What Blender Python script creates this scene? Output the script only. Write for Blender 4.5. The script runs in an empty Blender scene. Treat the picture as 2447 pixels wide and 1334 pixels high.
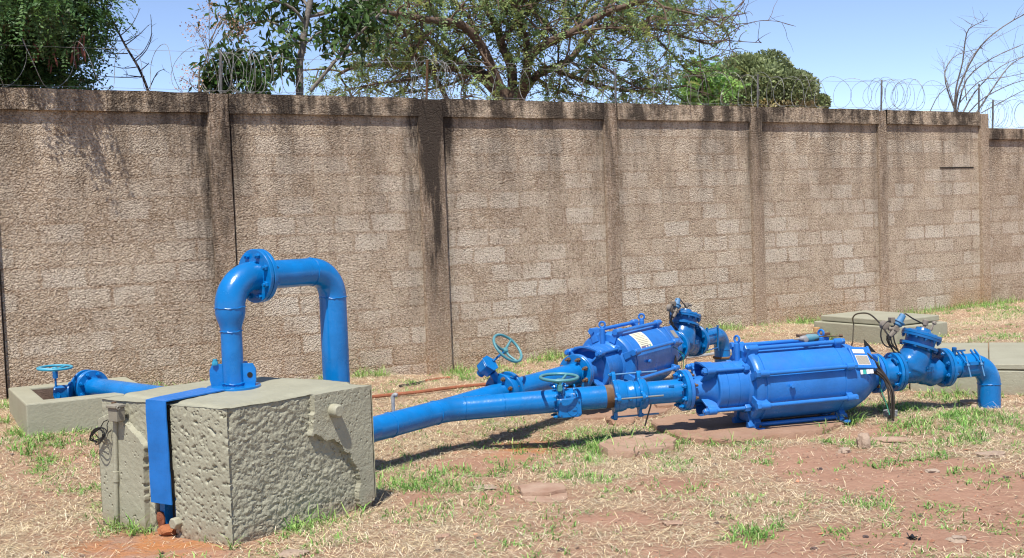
import bpy, math, random
import numpy as np
from mathutils import Vector, Matrix, noise
R = math.radians
random.seed(7)
rng = np.random.default_rng(11)
sc = bpy.context.scene
COL = sc.collection

# ------------------------------------------------------------------ camera, sky, sun, exposure
FPX, CX, CY = 2700.0, 1223.5, 667.0          # focal length and centre in photo pixels
PITCH, ROLL, EYE = R(2.9), R(2.1), 1.6
_F = Vector((0, math.cos(PITCH), -math.sin(PITCH)))
_R0 = Vector((1, 0, 0)); _U0 = Vector((0, math.sin(PITCH), math.cos(PITCH)))
CR = _R0*math.cos(ROLL) - _U0*math.sin(ROLL)
CU = _U0*math.cos(ROLL) + _R0*math.sin(ROLL)
cam_d = bpy.data.cameras.new('camera'); cam = bpy.data.objects.new('camera', cam_d); COL.objects.link(cam)
cam_d.sensor_width = 36; cam_d.lens = 36*FPX/2447
cam_d.clip_end = 2000
cam.matrix_world = Matrix(((CR.x, CU.x, -_F.x, 0), (CR.y, CU.y, -_F.y, 0), (CR.z, CU.z, -_F.z, EYE), (0, 0, 0, 1)))
sc.camera = cam

LDIR = Vector((.10, .52, -1)).normalized()     # the way the sunlight travels
sun_d = bpy.data.lights.new('sun', 'SUN'); sun_d.energy = 5.0; sun_d.angle = R(.53); sun_d.color = (1, .95, .87)
sun = bpy.data.objects.new('sun', sun_d); COL.objects.link(sun)
sun.rotation_euler = LDIR.to_track_quat('-Z', 'Y').to_euler(); sun.location = (0, 0, 20)
w = bpy.data.worlds.new('World'); sc.world = w; w.use_nodes = True
nt = w.node_tree; sky = nt.nodes.new('ShaderNodeTexSky'); sky.sky_type = 'NISHITA'; sky.sun_disc = False
sky.sun_elevation = math.asin(-LDIR.z); sky.sun_rotation = math.atan2(-LDIR.x, -LDIR.y)
sky.altitude = 4200; sky.air_density = 1.0; sky.dust_density = 0.0; sky.ozone_density = 3.0
bg = nt.nodes['Background']; bg.inputs[1].default_value = .145
tn = nt.nodes.new('ShaderNodeMix'); tn.data_type = 'RGBA'; tn.blend_type = 'MULTIPLY'; tn.inputs[0].default_value = 1; tn.inputs[7].default_value = (1.20, 1.06, 1.0, 1)
nt.links.new(sky.outputs[0], tn.inputs[6]); nt.links.new(tn.outputs[2], bg.inputs[0])
sc.view_settings.view_transform = 'Standard'; sc.view_settings.look = 'None'
sc.view_settings.gamma = 1; sc.view_settings.exposure = 0.47
sc.cycles.filter_width = 1.15

# ------------------------------------------------------------------ placing helpers
def ray(px, py):
    return (CR*((px-CX)/FPX) + CU*(-(py-CY)/FPX) + _F)
def P(px, py, Y):                              # point seen at a photo pixel, Y metres ahead
    d = ray(px, py); k = Y/d.y
    return Vector((d.x*k, Y, EYE+d.z*k))
def PZ(px, py, z):                             # the same on a level plane
    d = ray(px, py); k = (z-EYE)/d.z
    return Vector((d.x*k, d.y*k, z))
W0 = Vector((-4.486, 9.9, 0)); WD = Vector((.866, .5, 0)); WN = Vector((.5, -.866, 0))
def wall_t(px, py=400, off=0.0):               # distance along the wall of a photo column
    d = ray(px, py); o = W0 + WN*off
    den = d.x*WD.y - d.y*WD.x
    return (o.y*d.x - o.x*d.y)/-den if False else ((d.x*o.y - d.y*o.x)/(d.y*WD.x - d.x*WD.y))
def wall_z(px, py, off=0.0):
    t = wall_t(px, py, off); p = W0 + WN*off + WD*t
    d = ray(px, py); return EYE + d.z*p.y/d.y

# ------------------------------------------------------------------ terrain height
CTRL = np.array([
 (-1.44,5.7,0),(-2.3,6.2,.0),(-.8,6.5,.0),(-3.6,8.25,.14),(-4.4,9.8,.2),(-3.3,7.4,.05),(-2.2,9.0,.16),(-1.8,11.3,.08),(-.7,12.0,0.0),(1.0,13.0,.06),
 (2.9,14.2,.17),(4.5,15.1,.12),(6.8,16.4,.13),(3.6,12.2,.17),(5.2,12.2,.24),(4.9,10.95,.27),(6.4,10.9,.27),(3.4,10.95,.2),
 (4.0,9.1,.0),(5.4,9.1,.02),(2.0,8.0,-.01),(1.2,8.0,-.02),(.2,8.2,-.05),(.1,7.8,-.03),(-.3,7.2,-.02),(.9,9.4,.0),(1.9,10.8,.05),(2.6,9.4,.03),
 (0,5.5,0),(2,6,0),(4,7,0),(-3,5,0),(0,4,0),(3,4,0),(-4,3,0),(6,8,.02),(8,12,.2),(-7,8,.15),(-6,5,.0),(0,0,0),(0,-5,0),(10,5,0),(-10,5,0),(0,25,.1),(15,25,.1),(-10,20,.2),(.3,10.8,-.01),(-.6,9.6,.0),(-3.6,6.4,.02),
 (3.2,8.6,.02)], dtype=float)
def terr_np(X, Y):
    X = np.asarray(X, float); Y = np.asarray(Y, float)
    num = np.zeros_like(X); den = np.zeros_like(X)
    for cx, cy, cz in CTRL:
        wgt = 1.0/((X-cx)**2+(Y-cy)**2+.12)**1.6
        num += wgt*cz; den += wgt
    z = num/den
    z += .008*np.sin(X*3.1+.7*np.sin(Y*2.3))*np.cos(Y*2.7+1.1)+.005*np.sin(X*7.3+Y*5.1)*np.cos(Y*8.7-X*3)
    return z
def H(x, y): return float(terr_np(np.array([x]), np.array([y]))[0])
def G(px, py):                                 # ground point seen at a photo pixel
    z = 0.0
    for _ in range(8):
        p = PZ(px, py, z); z = .5*z + .5*H(p.x, p.y)
    return PZ(px, py, z)

# ------------------------------------------------------------------ mesh helpers
class Fr:
    def __init__(s, o, x, up=Vector((0, 0, 1))):
        s.o = Vector(o); s.x = Vector(x).normalized()
        y = Vector(up).cross(s.x)
        if y.length < 1e-5: y = Vector((0, 1, 0)).cross(s.x)
        s.y = y.normalized(); s.z = s.x.cross(s.y)
    def __call__(s, a, b=0, c=0): return s.o + s.x*a + s.y*b + s.z*c
    def at(s, a, b=0, c=0):
        f = Fr.__new__(Fr); f.o = s(a, b, c); f.x, f.y, f.z = s.x, s.y, s.z; return f
class MB:
    def __init__(s): s.v = []; s.f = []
    def lathe(s, fr, prof, seg=32, a0=0, a1=2*math.pi, caps=True):
        full = abs(a1-a0-2*math.pi) < 1e-4; n = seg if full else seg+1; b = len(s.v)
        for (x, r) in prof:
            for i in range(n):
                a = a0+(a1-a0)*i/seg; s.v.append(fr(x, math.cos(a)*r, math.sin(a)*r))
        for j in range(len(prof)-1):
            for i in range(seg):
                i2 = (i+1) % n; s.f.append((b+j*n+i, b+j*n+i2, b+(j+1)*n+i2, b+(j+1)*n+i))
        if caps and full:
            if prof[0][1] > 1e-6: s.f.append(tuple(b+i for i in reversed(range(n))))
            if prof[-1][1] > 1e-6: s.f.append(tuple(b+(len(prof)-1)*n+i for i in range(n)))
        return s
    def cyl(s, fr, x0, x1, r, seg=24): return s.lathe(fr, [(x0, r), (x1, r)], seg)
    def tube(s, pts, r, seg=10, caps=True):
        pts = [Vector(p) for p in pts]; n = len(pts)
        rs = r if isinstance(r, (list, tuple)) else [r]*n
        t0 = (pts[1]-pts[0]).normalized(); u = t0.orthogonal().normalized(); b = len(s.v)
        for i in range(n):
            t = (pts[min(i+1, n-1)]-pts[max(i-1, 0)]).normalized()
            u = (u - t*u.dot(t)).normalized(); w_ = t.cross(u)
            for k in range(seg):
                a = 2*math.pi*k/seg; s.v.append(pts[i]+(u*math.cos(a)+w_*math.sin(a))*rs[i])
        for j in range(n-1):
            for k in range(seg):
                k2 = (k+1) % seg; s.f.append((b+j*seg+k, b+j*seg+k2, b+(j+1)*seg+k2, b+(j+1)*seg+k))
        if caps:
            s.f.append(tuple(b+i for i in reversed(range(seg)))); s.f.append(tuple(b+(n-1)*seg+i for i in range(seg)))
        return s
    def box(s, fr, x, y, z):
        b = len(s.v)
        for a in x:
            for c in y:
                for d in z: s.v.append(fr(a, c, d))
        for q in ((0, 1, 3, 2), (4, 6, 7, 5), (0, 4, 5, 1), (2, 3, 7, 6), (0, 2, 6, 4), (1, 5, 7, 3)): s.f.append(tuple(b+i for i in q))
        return s
    def prism(s, fr, poly, x0, x1):            # poly in the frame's y,z
        b = len(s.v); n = len(poly)
        for x in (x0, x1):
            for (y, z) in poly: s.v.append(fr(x, y, z))
        s.f.append(tuple(b+i for i in reversed(range(n)))); s.f.append(tuple(b+n+i for i in range(n)))
        for i in range(n): j = (i+1) % n; s.f.append((b+i, b+j, b+n+j, b+n+i))
        return s
    def torus(s, fr, x, Rr, r, seg=40, sub=10, a0=0, a1=2*math.pi):
        full = abs(a1-a0-2*math.pi) < 1e-4
        pts = [fr(x, math.cos(a0+(a1-a0)*i/seg)*Rr, math.sin(a0+(a1-a0)*i/seg)*Rr) for i in range(seg if full else seg+1)]
        if not full: return s.tube(pts, r, sub)
        b = len(s.v); n = seg
        for i in range(n):
            c = pts[i]; o = (c-fr(x)).normalized()
            for k in range(sub):
                a = 2*math.pi*k/sub; s.v.append(c+(o*math.cos(a)+fr.x*math.sin(a))*r)
        for i in range(n):
            for k in range(sub):
                s.f.append((b+i*sub+k, b+((i+1) % n)*sub+k, b+((i+1) % n)*sub+(k+1) % sub, b+i*sub+(k+1) % sub))
        return s
    def hexa(s, fr, x0, x1, r): return s.lathe(fr, [(x0, r*.93), (x0+.15*(x1-x0), r), (x1-.15*(x1-x0), r), (x1, r*.93)], 6)
    def ball(s, fr, r, seg=20, sx=1.0):
        return s.lathe(fr, [(-math.cos(math.pi*i/10)*r*sx, max(1e-7, math.sin(math.pi*i/10)*r)) for i in range(11)], seg, caps=False)
MATW = {}
def link(name, me, parent=None, loc=None):
    o = bpy.data.objects.new(name, me); COL.objects.link(o)
    if parent is not None: o.parent = parent
    if loc is not None: o.location = loc
    return o
def wmat(o): return MATW.get(o.name, Matrix.Identity(4))
def build(mb, name, mat, parent=None, smooth=40, bevel=0, origin=None):
    me = bpy.data.meshes.new(name)
    if parent is not None:
        M = wmat(parent).inverted(); vs = [M @ v for v in mb.v]; loc = None; base = wmat(parent)
    else:
        if origin is None:
            xs = [v.x for v in mb.v]; ys = [v.y for v in mb.v]; origin = Vector(((min(xs)+max(xs))/2, (min(ys)+max(ys))/2, min(v.z for v in mb.v)))
        vs = [v-origin for v in mb.v]; loc = origin; base = Matrix.Translation(origin)
    me.from_pydata([tuple(v) for v in vs], [], mb.f); me.validate()
    me.materials.append(mat)
    if smooth:
        me.polygons.foreach_set('use_smooth', [True]*len(me.polygons)); me.set_sharp_from_angle(angle=R(smooth))
    o = link(name, me, parent, loc); MATW[o.name] = base.copy()
    if bevel:
        m = o.modifiers.new('bevel', 'BEVEL'); m.width = bevel; m.segments = 2; m.limit_method = 'ANGLE'; m.angle_limit = R(40); m.harden_normals = False
    return o
def tag(o, label=None, cat=None, group=None, kind=None):
    if label: o['label'] = label
    if cat: o['category'] = cat
    if group: o['group'] = group
    if kind: o['kind'] = kind
    return o
def thing(name, loc, label, cat, group=None, xdir=None):
    o = bpy.data.objects.new(name, None); COL.objects.link(o); o.empty_display_size = .1
    M = Matrix.Translation(Vector(loc))
    if xdir is not None:
        f = Fr(loc, xdir); M = Matrix(((f.x.x, f.y.x, f.z.x, loc[0]), (f.x.y, f.y.y, f.z.y, loc[1]), (f.x.z, f.y.z, f.z.z, loc[2]), (0, 0, 0, 1)))
        o.rotation_euler = M.to_euler()
    o.location = loc; MATW[o.name] = M
    return tag(o, label, cat, group)
def quads(name, V, mat, parent=None, col=None, smooth=False):       # V: (N,4,3) world coordinates
    N = len(V); me = bpy.data.meshes.new(name)
    co = V.reshape(-1, 3).astype(np.float64)
    loc = None
    if parent is not None:
        M = np.array(wmat(parent).inverted()); co = co@M[:3, :3].T+M[:3, 3]
    me.vertices.add(4*N); me.vertices.foreach_set('co', co.ravel())
    me.loops.add(4*N); me.loops.foreach_set('vertex_index', np.arange(4*N, dtype=np.int32))
    me.polygons.add(N); me.polygons.foreach_set('loop_start', np.arange(0, 4*N, 4, dtype=np.int32))
    me.update(); me.validate()
    if col is not None:                        # col (N,3)
        a = me.color_attributes.new('tone', 'FLOAT_COLOR', 'POINT')
        c4 = np.ones((N, 4, 4)); c4[:, :, :3] = col[:, None, :]; a.data.foreach_set('color', c4.ravel())
    me.materials.append(mat)
    o = link(name, me, parent); MATW[o.name] = Matrix.Identity(4) if parent is None else wmat(parent)
    return o
def arc(c, a, b, rad, n=10):                    # points of a bend from direction a to direction b around corner c
    a = Vector(a).normalized(); b = Vector(b).normalized(); ang = a.angle(b)
    tl = rad*math.tan(ang/2); p0 = c-a*tl; p1 = c+b*tl; ctr = p0 + (b-a*a.dot(b)).normalized()*rad
    out = []
    nrm = (b-a*a.dot(b)).normalized()
    for i in range(n+1):
        t = ang*i/n; out.append(ctr - nrm*rad*math.cos(t) + a*rad*math.sin(t))
    return out
def copy_tree(o, parent=None):
    c = o.copy(); COL.objects.link(c); c.parent = parent
    for ch in [x for x in KIDS.get(o.name, [])]: 
        k = copy_tree(ch, c); KIDS.setdefault(c.name, []).append(k)
    return c
KIDS = {}
def fill_kids():
    KIDS.clear()
    for o in bpy.data.objects:
        if o.parent: KIDS.setdefault(o.parent.name, []).append(o)
# ------------------------------------------------------------------ materials
def newmat(name):
    m = bpy.data.materials.new(name); m.use_nodes = True; n = m.node_tree
    return m, n, n.nodes['Principled BSDF']
def nd(n, t, **kw):
    x = n.nodes.new(t)
    for k, v in kw.items():
        if k.startswith('i_'): x.inputs[k[2:].replace('_', ' ')].default_value = v
        else: setattr(x, k, v)
    return x
def ramp(n, fac, stops):
    r = n.nodes.new('ShaderNodeValToRGB'); e = r.color_ramp.elements
    while len(e) < len(stops): e.new(.5)
    for el, (p, c) in zip(e, stops):
        el.position = p; el.color = (c, c, c, 1) if not isinstance(c, tuple) else (*c, 1)
    n.links.new(fac, r.inputs[0]); return r.outputs[0]
def mix(n, fac, a, b, mode='MIX'):
    x = n.nodes.new('ShaderNodeMix'); x.data_type = 'RGBA'; x.blend_type = mode; L = n.links
    for s, i in ((fac, 0), (a, 6), (b, 7)):
        if hasattr(s, 'links') or hasattr(s, 'is_linked'): L.new(s, x.inputs[i])
        else: x.inputs[i].default_value = s if i == 0 else (*s, 1)
    return x.outputs[2]
def noi(n, vec, scale, detail=4, rough=.6, dist=0):
    x = n.nodes.new('ShaderNodeTexNoise'); x.inputs['Scale'].default_value = scale; x.inputs['Detail'].default_value = detail
    x.inputs['Roughness'].default_value = rough; x.inputs['Distortion'].default_value = dist
    if vec is not None: n.links.new(vec, x.inputs['Vector'])
    return x.outputs[0]
def mth(n, op, a, b=0.0, clamp=False):
    x = n.nodes.new('ShaderNodeMath'); x.operation = op; x.use_clamp = clamp
    for s, i in ((a, 0), (b, 1)):
        if hasattr(s, 'is_linked'): n.links.new(s, x.inputs[i])
        else: x.inputs[i].default_value = s
    return x.outputs[0]
def bump(n, h, dist, strength=1.0, prev=None):
    b = n.nodes.new('ShaderNodeBump'); b.inputs['Strength'].default_value = strength; b.inputs['Distance'].default_value = dist
    n.links.new(h, b.inputs['Height'])
    if prev is not None: n.links.new(prev, b.inputs['Normal'])
    return b.outputs[0]
def pos(n):
    g = n.nodes.new('ShaderNodeNewGeometry'); return g.outputs['Position']
def paint(name, c, rough=.28, dust=.25, chip=None, wave=.0006):
    m, n, p = newmat(name); L = n.links; v = pos(n)
    n1 = noi(n, v, 6, 5); n2 = noi(n, v, 60, 4, .7)
    c2 = tuple(x*.75 for x in c)
    base = mix(n, ramp(n, n1, [(.35, 0.0), (.7, 1.0)]), c, c2)
    geo = n.nodes.new('ShaderNodeNewGeometry'); sx = n.nodes.new('ShaderNodeSeparateXYZ'); L.new(geo.outputs['Normal'], sx.inputs[0])
    up = mth(n, 'MULTIPLY', mth(n, 'MAXIMUM', sx.outputs[2], 0.0), ramp(n, noi(n, v, 22, 6, .7), [(.35, 0.0), (.75, 1.0)]))
    base = mix(n, mth(n, 'MULTIPLY', up, dust), base, (.40, .36, .31))
    if chip: base = mix(n, ramp(n, noi(n, v, 14, 8, .75), [(.64, 0.0), (.70, 1.0)]), base, chip)
    L.new(base, p.inputs['Base Color'])
    L.new(ramp(n, n1, [(.3, rough*.8), (.75, rough*1.7)]), p.inputs['Roughness'])
    p.inputs['Specular IOR Level'].default_value = .5
    L.new(bump(n, n2, wave, 1, bump(n, noi(n, v, 17, 2), .003, .6)), p.inputs['Normal'])
    return m
BLUE = paint('blue_pipe_paint', (.001, .165, .48), .2, .03)
PUMP = paint('blue_pump_paint', (.020, .170, .54), .28, .06, wave=.0008)
VALV = paint('blue_valve_paint', (.001, .12, .36), .2, .10, wave=.001)
DUSTB = paint('faded_blue_paint', (.05, .20, .40), .5, .5, chip=(.25, .16, .10))
TEAL = paint('teal_wheel_paint', (.05, .23, .27), .4, .35, chip=(.22, .11, .07))
TEALC = paint('cyan_wheel_paint', (.03, .31, .46), .35, .25, chip=(.3, .13, .09))
RUST = paint('rusty_steel', (.13, .07, .036), .8, .3, chip=(.22, .15, .09), wave=.002)
STEEL = paint('grey_galvanised_steel', (.22, .22, .22), .5, .3)
BRASS = paint('dull_brass', (.20, .17, .14), .6, .4, chip=(.10, .08, .07))
WHITE = paint('white_paint', (.78, .78, .76), .6, .1)
def plain(name, c, rough=.7, var=.25, scale=30, bmp=.002):
    m, n, p = newmat(name); v = pos(n); f = noi(n, v, scale, 5, .65)
    n.links.new(mix(n, ramp(n, f, [(.3, 0.0), (.7, 1.0)]), c, tuple(x*(1-var*1.6) for x in c)), p.inputs['Base Color'])
    p.inputs['Roughness'].default_value = rough
    n.links.new(bump(n, f, bmp), p.inputs['Normal']); return m
BLACK = plain('black_rubber', (.012, .012, .012), .5)
DARKST = plain('dark_steel_strip', (.02, .018, .017), .6)
ORANGE = plain('orange_hose_plastic', (.36, .125, .06), .6)
PVC = plain('grey_conduit', (.35, .36, .37), .5)
GREENW = plain('green_wire', (.01, .22, .13), .5)
YELL = plain('cream_label_paper', (.72, .69, .50), .6, .06, 300, .0002)
LABG = plain('grey_label_foil', (.36, .33, .27), .4, .2, 90, .0002)
LABW = plain('white_label_foil', (.62, .62, .66), .4, .08, 200, .0002)
LABT = plain('green_label_print', (.05, .42, .36), .5, .1)
LABP = plain('violet_label_print', (.16, .12, .25), .5, .1)
INK = plain('label_ink', (.33, .31, .24), .6, .1)
RED = plain('red_plastic', (.7, .05, .05), .4)
PALE = plain('pale_timber_cap', (.55, .33, .16), .6)
BARK = plain('brown_bark', (.18, .12, .085), .9, .45, 25, .01)
BARKG = plain('grey_bark', (.27, .235, .20), .9, .4, 30, .008)
BARKD = plain('dark_bark', (.07, .055, .045), .9, .4, 30, .008)
PODS = plain('brown_seed_pod', (.20, .06, .035), .7, .3)
FLOW = plain('dry_pink_flower', (.36, .21, .17), .8, .3)
WIRE = plain('galvanised_wire', (.28, .28, .27), .45, .3)
POSTM = plain('grey_post_steel', (.16, .155, .15), .6, .3)
HOLE = plain('dark_cavity', (.02, .015, .01), 1)

def greypaint(name, bmpd, scale, pits=False):
    m, n, p = newmat(name); L = n.links; v = pos(n)
    c = mix(n, ramp(n, noi(n, v, 3, 6, .65), [(.3, 0.0), (.75, 1.0)]), (.335, .325, .24), (.265, .255, .185))
    c = mix(n, ramp(n, noi(n, v, 25, 5, .8), [(.60, 0.0), (.78, .5)]), c, (.19, .165, .12))
    # splash of soil low down near the ground
    sx = n.nodes.new('ShaderNodeSeparateXYZ'); L.new(v, sx.inputs[0])
    low = mth(n, 'SUBTRACT', 1.0, mth(n, 'MULTIPLY', sx.outputs[2], 9.0), True)
    low = mth(n, 'MULTIPLY', low, ramp(n, noi(n, v, 11, 5, .7), [(.35, 0.0), (.7, .8)]))
    c = mix(n, low, c, (.26, .15, .09))
    L.new(c, p.inputs['Base Color']); p.inputs['Roughness'].default_value = .62
    h = noi(n, v, scale, 5, .6)
    b = bump(n, h, bmpd)
    if pits:
        vo = n.nodes.new('ShaderNodeTexVoronoi'); vo.inputs['Scale'].default_value = 38; L.new(v, vo.inputs[0])
        msk = mth(n, 'MULTIPLY', ramp(n, vo.outputs[0], [(.0, 1.0), (.35, 0.0)]), ramp(n, noi(n, v, 16, 2), [(.5, 0.0), (.62, 1.0)]))
        b = bump(n, mth(n, 'MULTIPLY', msk, -1.0), .012, 1, b)
    L.new(b, p.inputs['Normal']); return m
CONC = greypaint('grey_green_painted_concrete', .004, 45)
CONCR = greypaint('grey_green_hewn_concrete', .008, 62, True); CONCP = greypaint('grey_green_pitted_concrete', .004, 50, True)

def earth_conc(name, c1, c2):
    m, n, p = newmat(name); L = n.links; v = pos(n)
    c = mix(n, ramp(n, noi(n, v, 5, 7, .7), [(.35, 0.0), (.65, 1.0)]), c1, c2)
    c = mix(n, ramp(n, noi(n, v, 60, 4, .7), [(.55, 0.0), (.75, .5)]), c, tuple(x*.5 for x in c1))
    L.new(c, p.inputs['Base Color']); p.inputs['Roughness'].default_value = .9
    L.new(bump(n, noi(n, v, 24, 8, .78), .022), p.inputs['Normal']); return m
SLAB = earth_conc('dusty_pink_concrete', (.40, .25, .17), (.33, .19, .12))
STONE = earth_conc('pinkish_rubble_stone', (.50, .35, .25), (.36, .21, .14))
PALEST = earth_conc('pale_rubble_stone', (.48, .37, .28), (.37, .26, .19))
DSTONE = earth_conc('dark_gravel', (.11, .09, .085), (.17, .10, .08))

# rough cast wall: x along the wall, z up (object coordinates of the wall's parts)
POSTS_T = []
def wallmat(name, blocks=True, dark=0.0):
    m, n, p = newmat(name); L = n.links
    tc = n.nodes.new('ShaderNodeTexCoord'); v = tc.outputs['Object']
    sx = n.nodes.new('ShaderNodeSeparateXYZ'); L.new(v, sx.inputs[0]); X, Z = sx.outputs[0], sx.outputs[2]
    tan = (.50, .40, .29); brn = (.33, .24, .16); gry = (.63, .57, .475); org = (.44, .27, .15)
    big = noi(n, v, .9, 5, .6); mid = noi(n, v, 3.2, 5, .65); fine = noi(n, v, 46, 4, .75)
    ds = n.nodes.new('ShaderNodeTexNoise'); ds.inputs['Scale'].default_value = 30; L.new(v, ds.inputs['Vector'])
    va_ = n.nodes.new('ShaderNodeVectorMath'); va_.operation = 'MULTIPLY_ADD'; L.new(ds.outputs['Color'], va_.inputs[0]); va_.inputs[1].default_value = (.03, .03, .03); L.new(v, va_.inputs[2]); vd = va_.outputs[0]
    c = mix(n, mth(n, 'ADD', ramp(n, mid, [(.38, 0.0), (.62, .85)]), mth(n, 'SUBTRACT', .34, mth(n, 'MULTIPLY', X, .045)), True), tan, brn)
    if not blocks and not dark: c = mix(n, .45, c, (.27, .18, .12))
    if blocks:
        cb = n.nodes.new('ShaderNodeCombineXYZ'); L.new(mth(n, 'ADD', X, mth(n, 'MULTIPLY', noi(n, v, 9, 5, .75), .12)), cb.inputs[0]); L.new(mth(n, 'ADD', Z, mth(n, 'ADD', mth(n, 'MULTIPLY', noi(n, v, 10, 5, .75), .07), -.178)), cb.inputs[1])
        br = n.nodes.new('ShaderNodeTexBrick'); L.new(cb.outputs[0], br.inputs['Vector'])
        br.inputs['Scale'].default_value = 1; br.inputs['Brick Width'].default_value = .4; br.inputs['Row Height'].default_value = .2
        br.inputs['Mortar Size'].default_value = .026; br.inputs['Mortar Smooth'].default_value = .9
        br.inputs['Color1'].default_value = (0, 0, 0, 1); br.inputs['Color2'].default_value = (1, 1, 1, 1); br.inputs['Mortar'].default_value = (.5, .5, .5, 1)
        br.inputs['Bias'].default_value = -.1
        hz = mth(n, 'SUBTRACT', 1.15, mth(n, 'MULTIPLY', Z, .28), True)
        sel = ramp(n, br.outputs['Color'], [(.15, 0.1), (.7, 1.0)])
        inb = mth(n, 'SUBTRACT', 1.0, br.outputs['Fac'])
        hz = mth(n, 'MULTIPLY', hz, mth(n, 'ADD', .68, mth(n, 'MULTIPLY', X, .04)), True)
        f = mth(n, 'MULTIPLY', mth(n, 'MULTIPLY', sel, inb), mth(n, 'MULTIPLY', hz, ramp(n, noi(n, v, 2.2, 3), [(.34, 0.3), (.56, .95)])))
        c = mix(n, f, c, gry)
        mo = mth(n, 'MULTIPLY', br.outputs['Fac'], mth(n, 'MULTIPLY', hz, ramp(n, noi(n, v, 2.5, 3), [(.40, 0.05), (.64, .75)])))
        c = mix(n, mo, c, (.22, .135, .085))
    # orange soil splash close to the ground
    lo = mth(n, 'MULTIPLY', mth(n, 'SUBTRACT', 1.0, mth(n, 'MULTIPLY', Z, 1.3), True), ramp(n, big, [(.4, 0.1), (.6, .8)]))
    lo = mth(n, 'MULTIPLY', lo, mth(n, 'ADD', .45, mth(n, 'MULTIPLY', X, .09)), True)
    c = mix(n, lo, c, org)
    # black weather streaks that run down from the top and beside the posts
    sv = n.nodes.new('ShaderNodeMapping'); sv.inputs['Scale'].default_value = (1, 1, .16); L.new(v, sv.inputs[0])
    st = noi(n, sv.outputs[0], 3.2, 6, .7)
    top = mth(n, 'MULTIPLY', mth(n, 'SUBTRACT', Z, 1.3 if blocks else 1.9), .55, True)
    a = mth(n, 'MULTIPLY', ramp(n, st, [(.42, 0.0), (.62, 1.0)]), top)
    prox = None
    for (pt, wdt, k) in POSTS_T:
        d = mth(n, 'ABSOLUTE', mth(n, 'SUBTRACT', X, pt)); q = mth(n, 'MULTIPLY', mth(n, 'SUBTRACT', 1.0, mth(n, 'DIVIDE', d, wdt), True), k)
        prox = q if prox is None else mth(n, 'MAXIMUM', prox, q)
    up = mth(n, 'MULTIPLY', mth(n, 'SUBTRACT', Z, .2), .42, True)
    b_ = mth(n, 'MULTIPLY', mth(n, 'MULTIPLY', prox, up), ramp(n, noi(n, sv.outputs[0], 6, 7, .78), [(.36, 0.0), (.66, 1.0)]))
    dk = mth(n, 'ADD', mth(n, 'MULTIPLY', a, .8), mth(n, 'MULTIPLY', b_, 1.9), True)
    # speckle of the rough cast grit
    c = mix(n, ramp(n, fine, [(.45, 0.0), (.62, .55)]), c, (.70, .59, .47))
    c = mix(n, ramp(n, noi(n, v, 52, 3, .7), [(.34, .75), (.47, 0.0)]), c, (.12, .085, .06))
    c = mix(n, mth(n, 'MULTIPLY', dk, .94), c, (.036, .028, .023))
    if dark: c = mix(n, ramp(n, mth(n, 'ADD', mth(n, 'MULTIPLY', st, .5), mth(n, 'MULTIPLY', noi(n, v, 3.5, 8, .75), .5)), [(.44, 0.0), (.54, dark)]), c, (.040, .031, .025))
    L.new(c, p.inputs['Base Color']); p.inputs['Roughness'].default_value = .95; p.inputs['Specular IOR Level'].default_value = .15
    vo = n.nodes.new('ShaderNodeTexVoronoi'); vo.inputs['Scale'].default_value = 62; L.new(vd, vo.inputs[0])
    h = mth(n, 'ADD', mth(n, 'MULTIPLY', mth(n, 'SUBTRACT', 1.0, vo.outputs[0]), .9), mth(n, 'ADD', mth(n, 'MULTIPLY', noi(n, v, 75, 3, .65), .8), mth(n, 'MULTIPLY', noi(n, v, 14, 4), .6)))
    if blocks: h = mth(n, 'SUBTRACT', h, mth(n, 'MULTIPLY', mo, .22))
    L.new(bump(n, h, .021, 1.0), p.inputs['Normal'])
    return m

def leafmat(name, c, var=.5, trans=.3, rough=.5, spec=.4):
    m, n, p = newmat(name); L = n.links
    at = n.nodes.new('ShaderNodeAttribute'); at.attribute_name = 'tone'
    c1 = mix(n, 1.0, c, at.outputs['Color'], 'MULTIPLY')
    L.new(c1, p.inputs['Base Color']); p.inputs['Roughness'].default_value = rough; p.inputs['Specular IOR Level'].default_value = spec
    tr = n.nodes.new('ShaderNodeBsdfTranslucent'); L.new(c1, tr.inputs[0])
    ms = n.nodes.new('ShaderNodeMixShader'); ms.inputs[0].default_value = trans
    L.new(p.outputs[0], ms.inputs[1]); L.new(tr.outputs[0], ms.inputs[2])
    out = [x for x in n.nodes if x.type == 'OUTPUT_MATERIAL'][0]; L.new(ms.outputs[0], out.inputs[0])
    return m
LEAF_D = leafmat('dark_feathery_leaf', (.055, .115, .028), trans=.3)
LEAF_M = leafmat('glossy_dark_leaf', (.045, .09, .024), trans=.25, rough=.5, spec=.3)
LEAF_O = leafmat('olive_feathery_leaf', (.17, .225, .08), trans=.45)
LEAF_R = leafmat('round_tree_leaf', (.21, .25, .11), trans=.25)
GRASS = leafmat('green_grass_blade', (.16, .33, .07), trans=.3)
STRAW = leafmat('dry_straw_blade', (.74, .655, .50), trans=.2, rough=.8, spec=.2)

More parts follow.
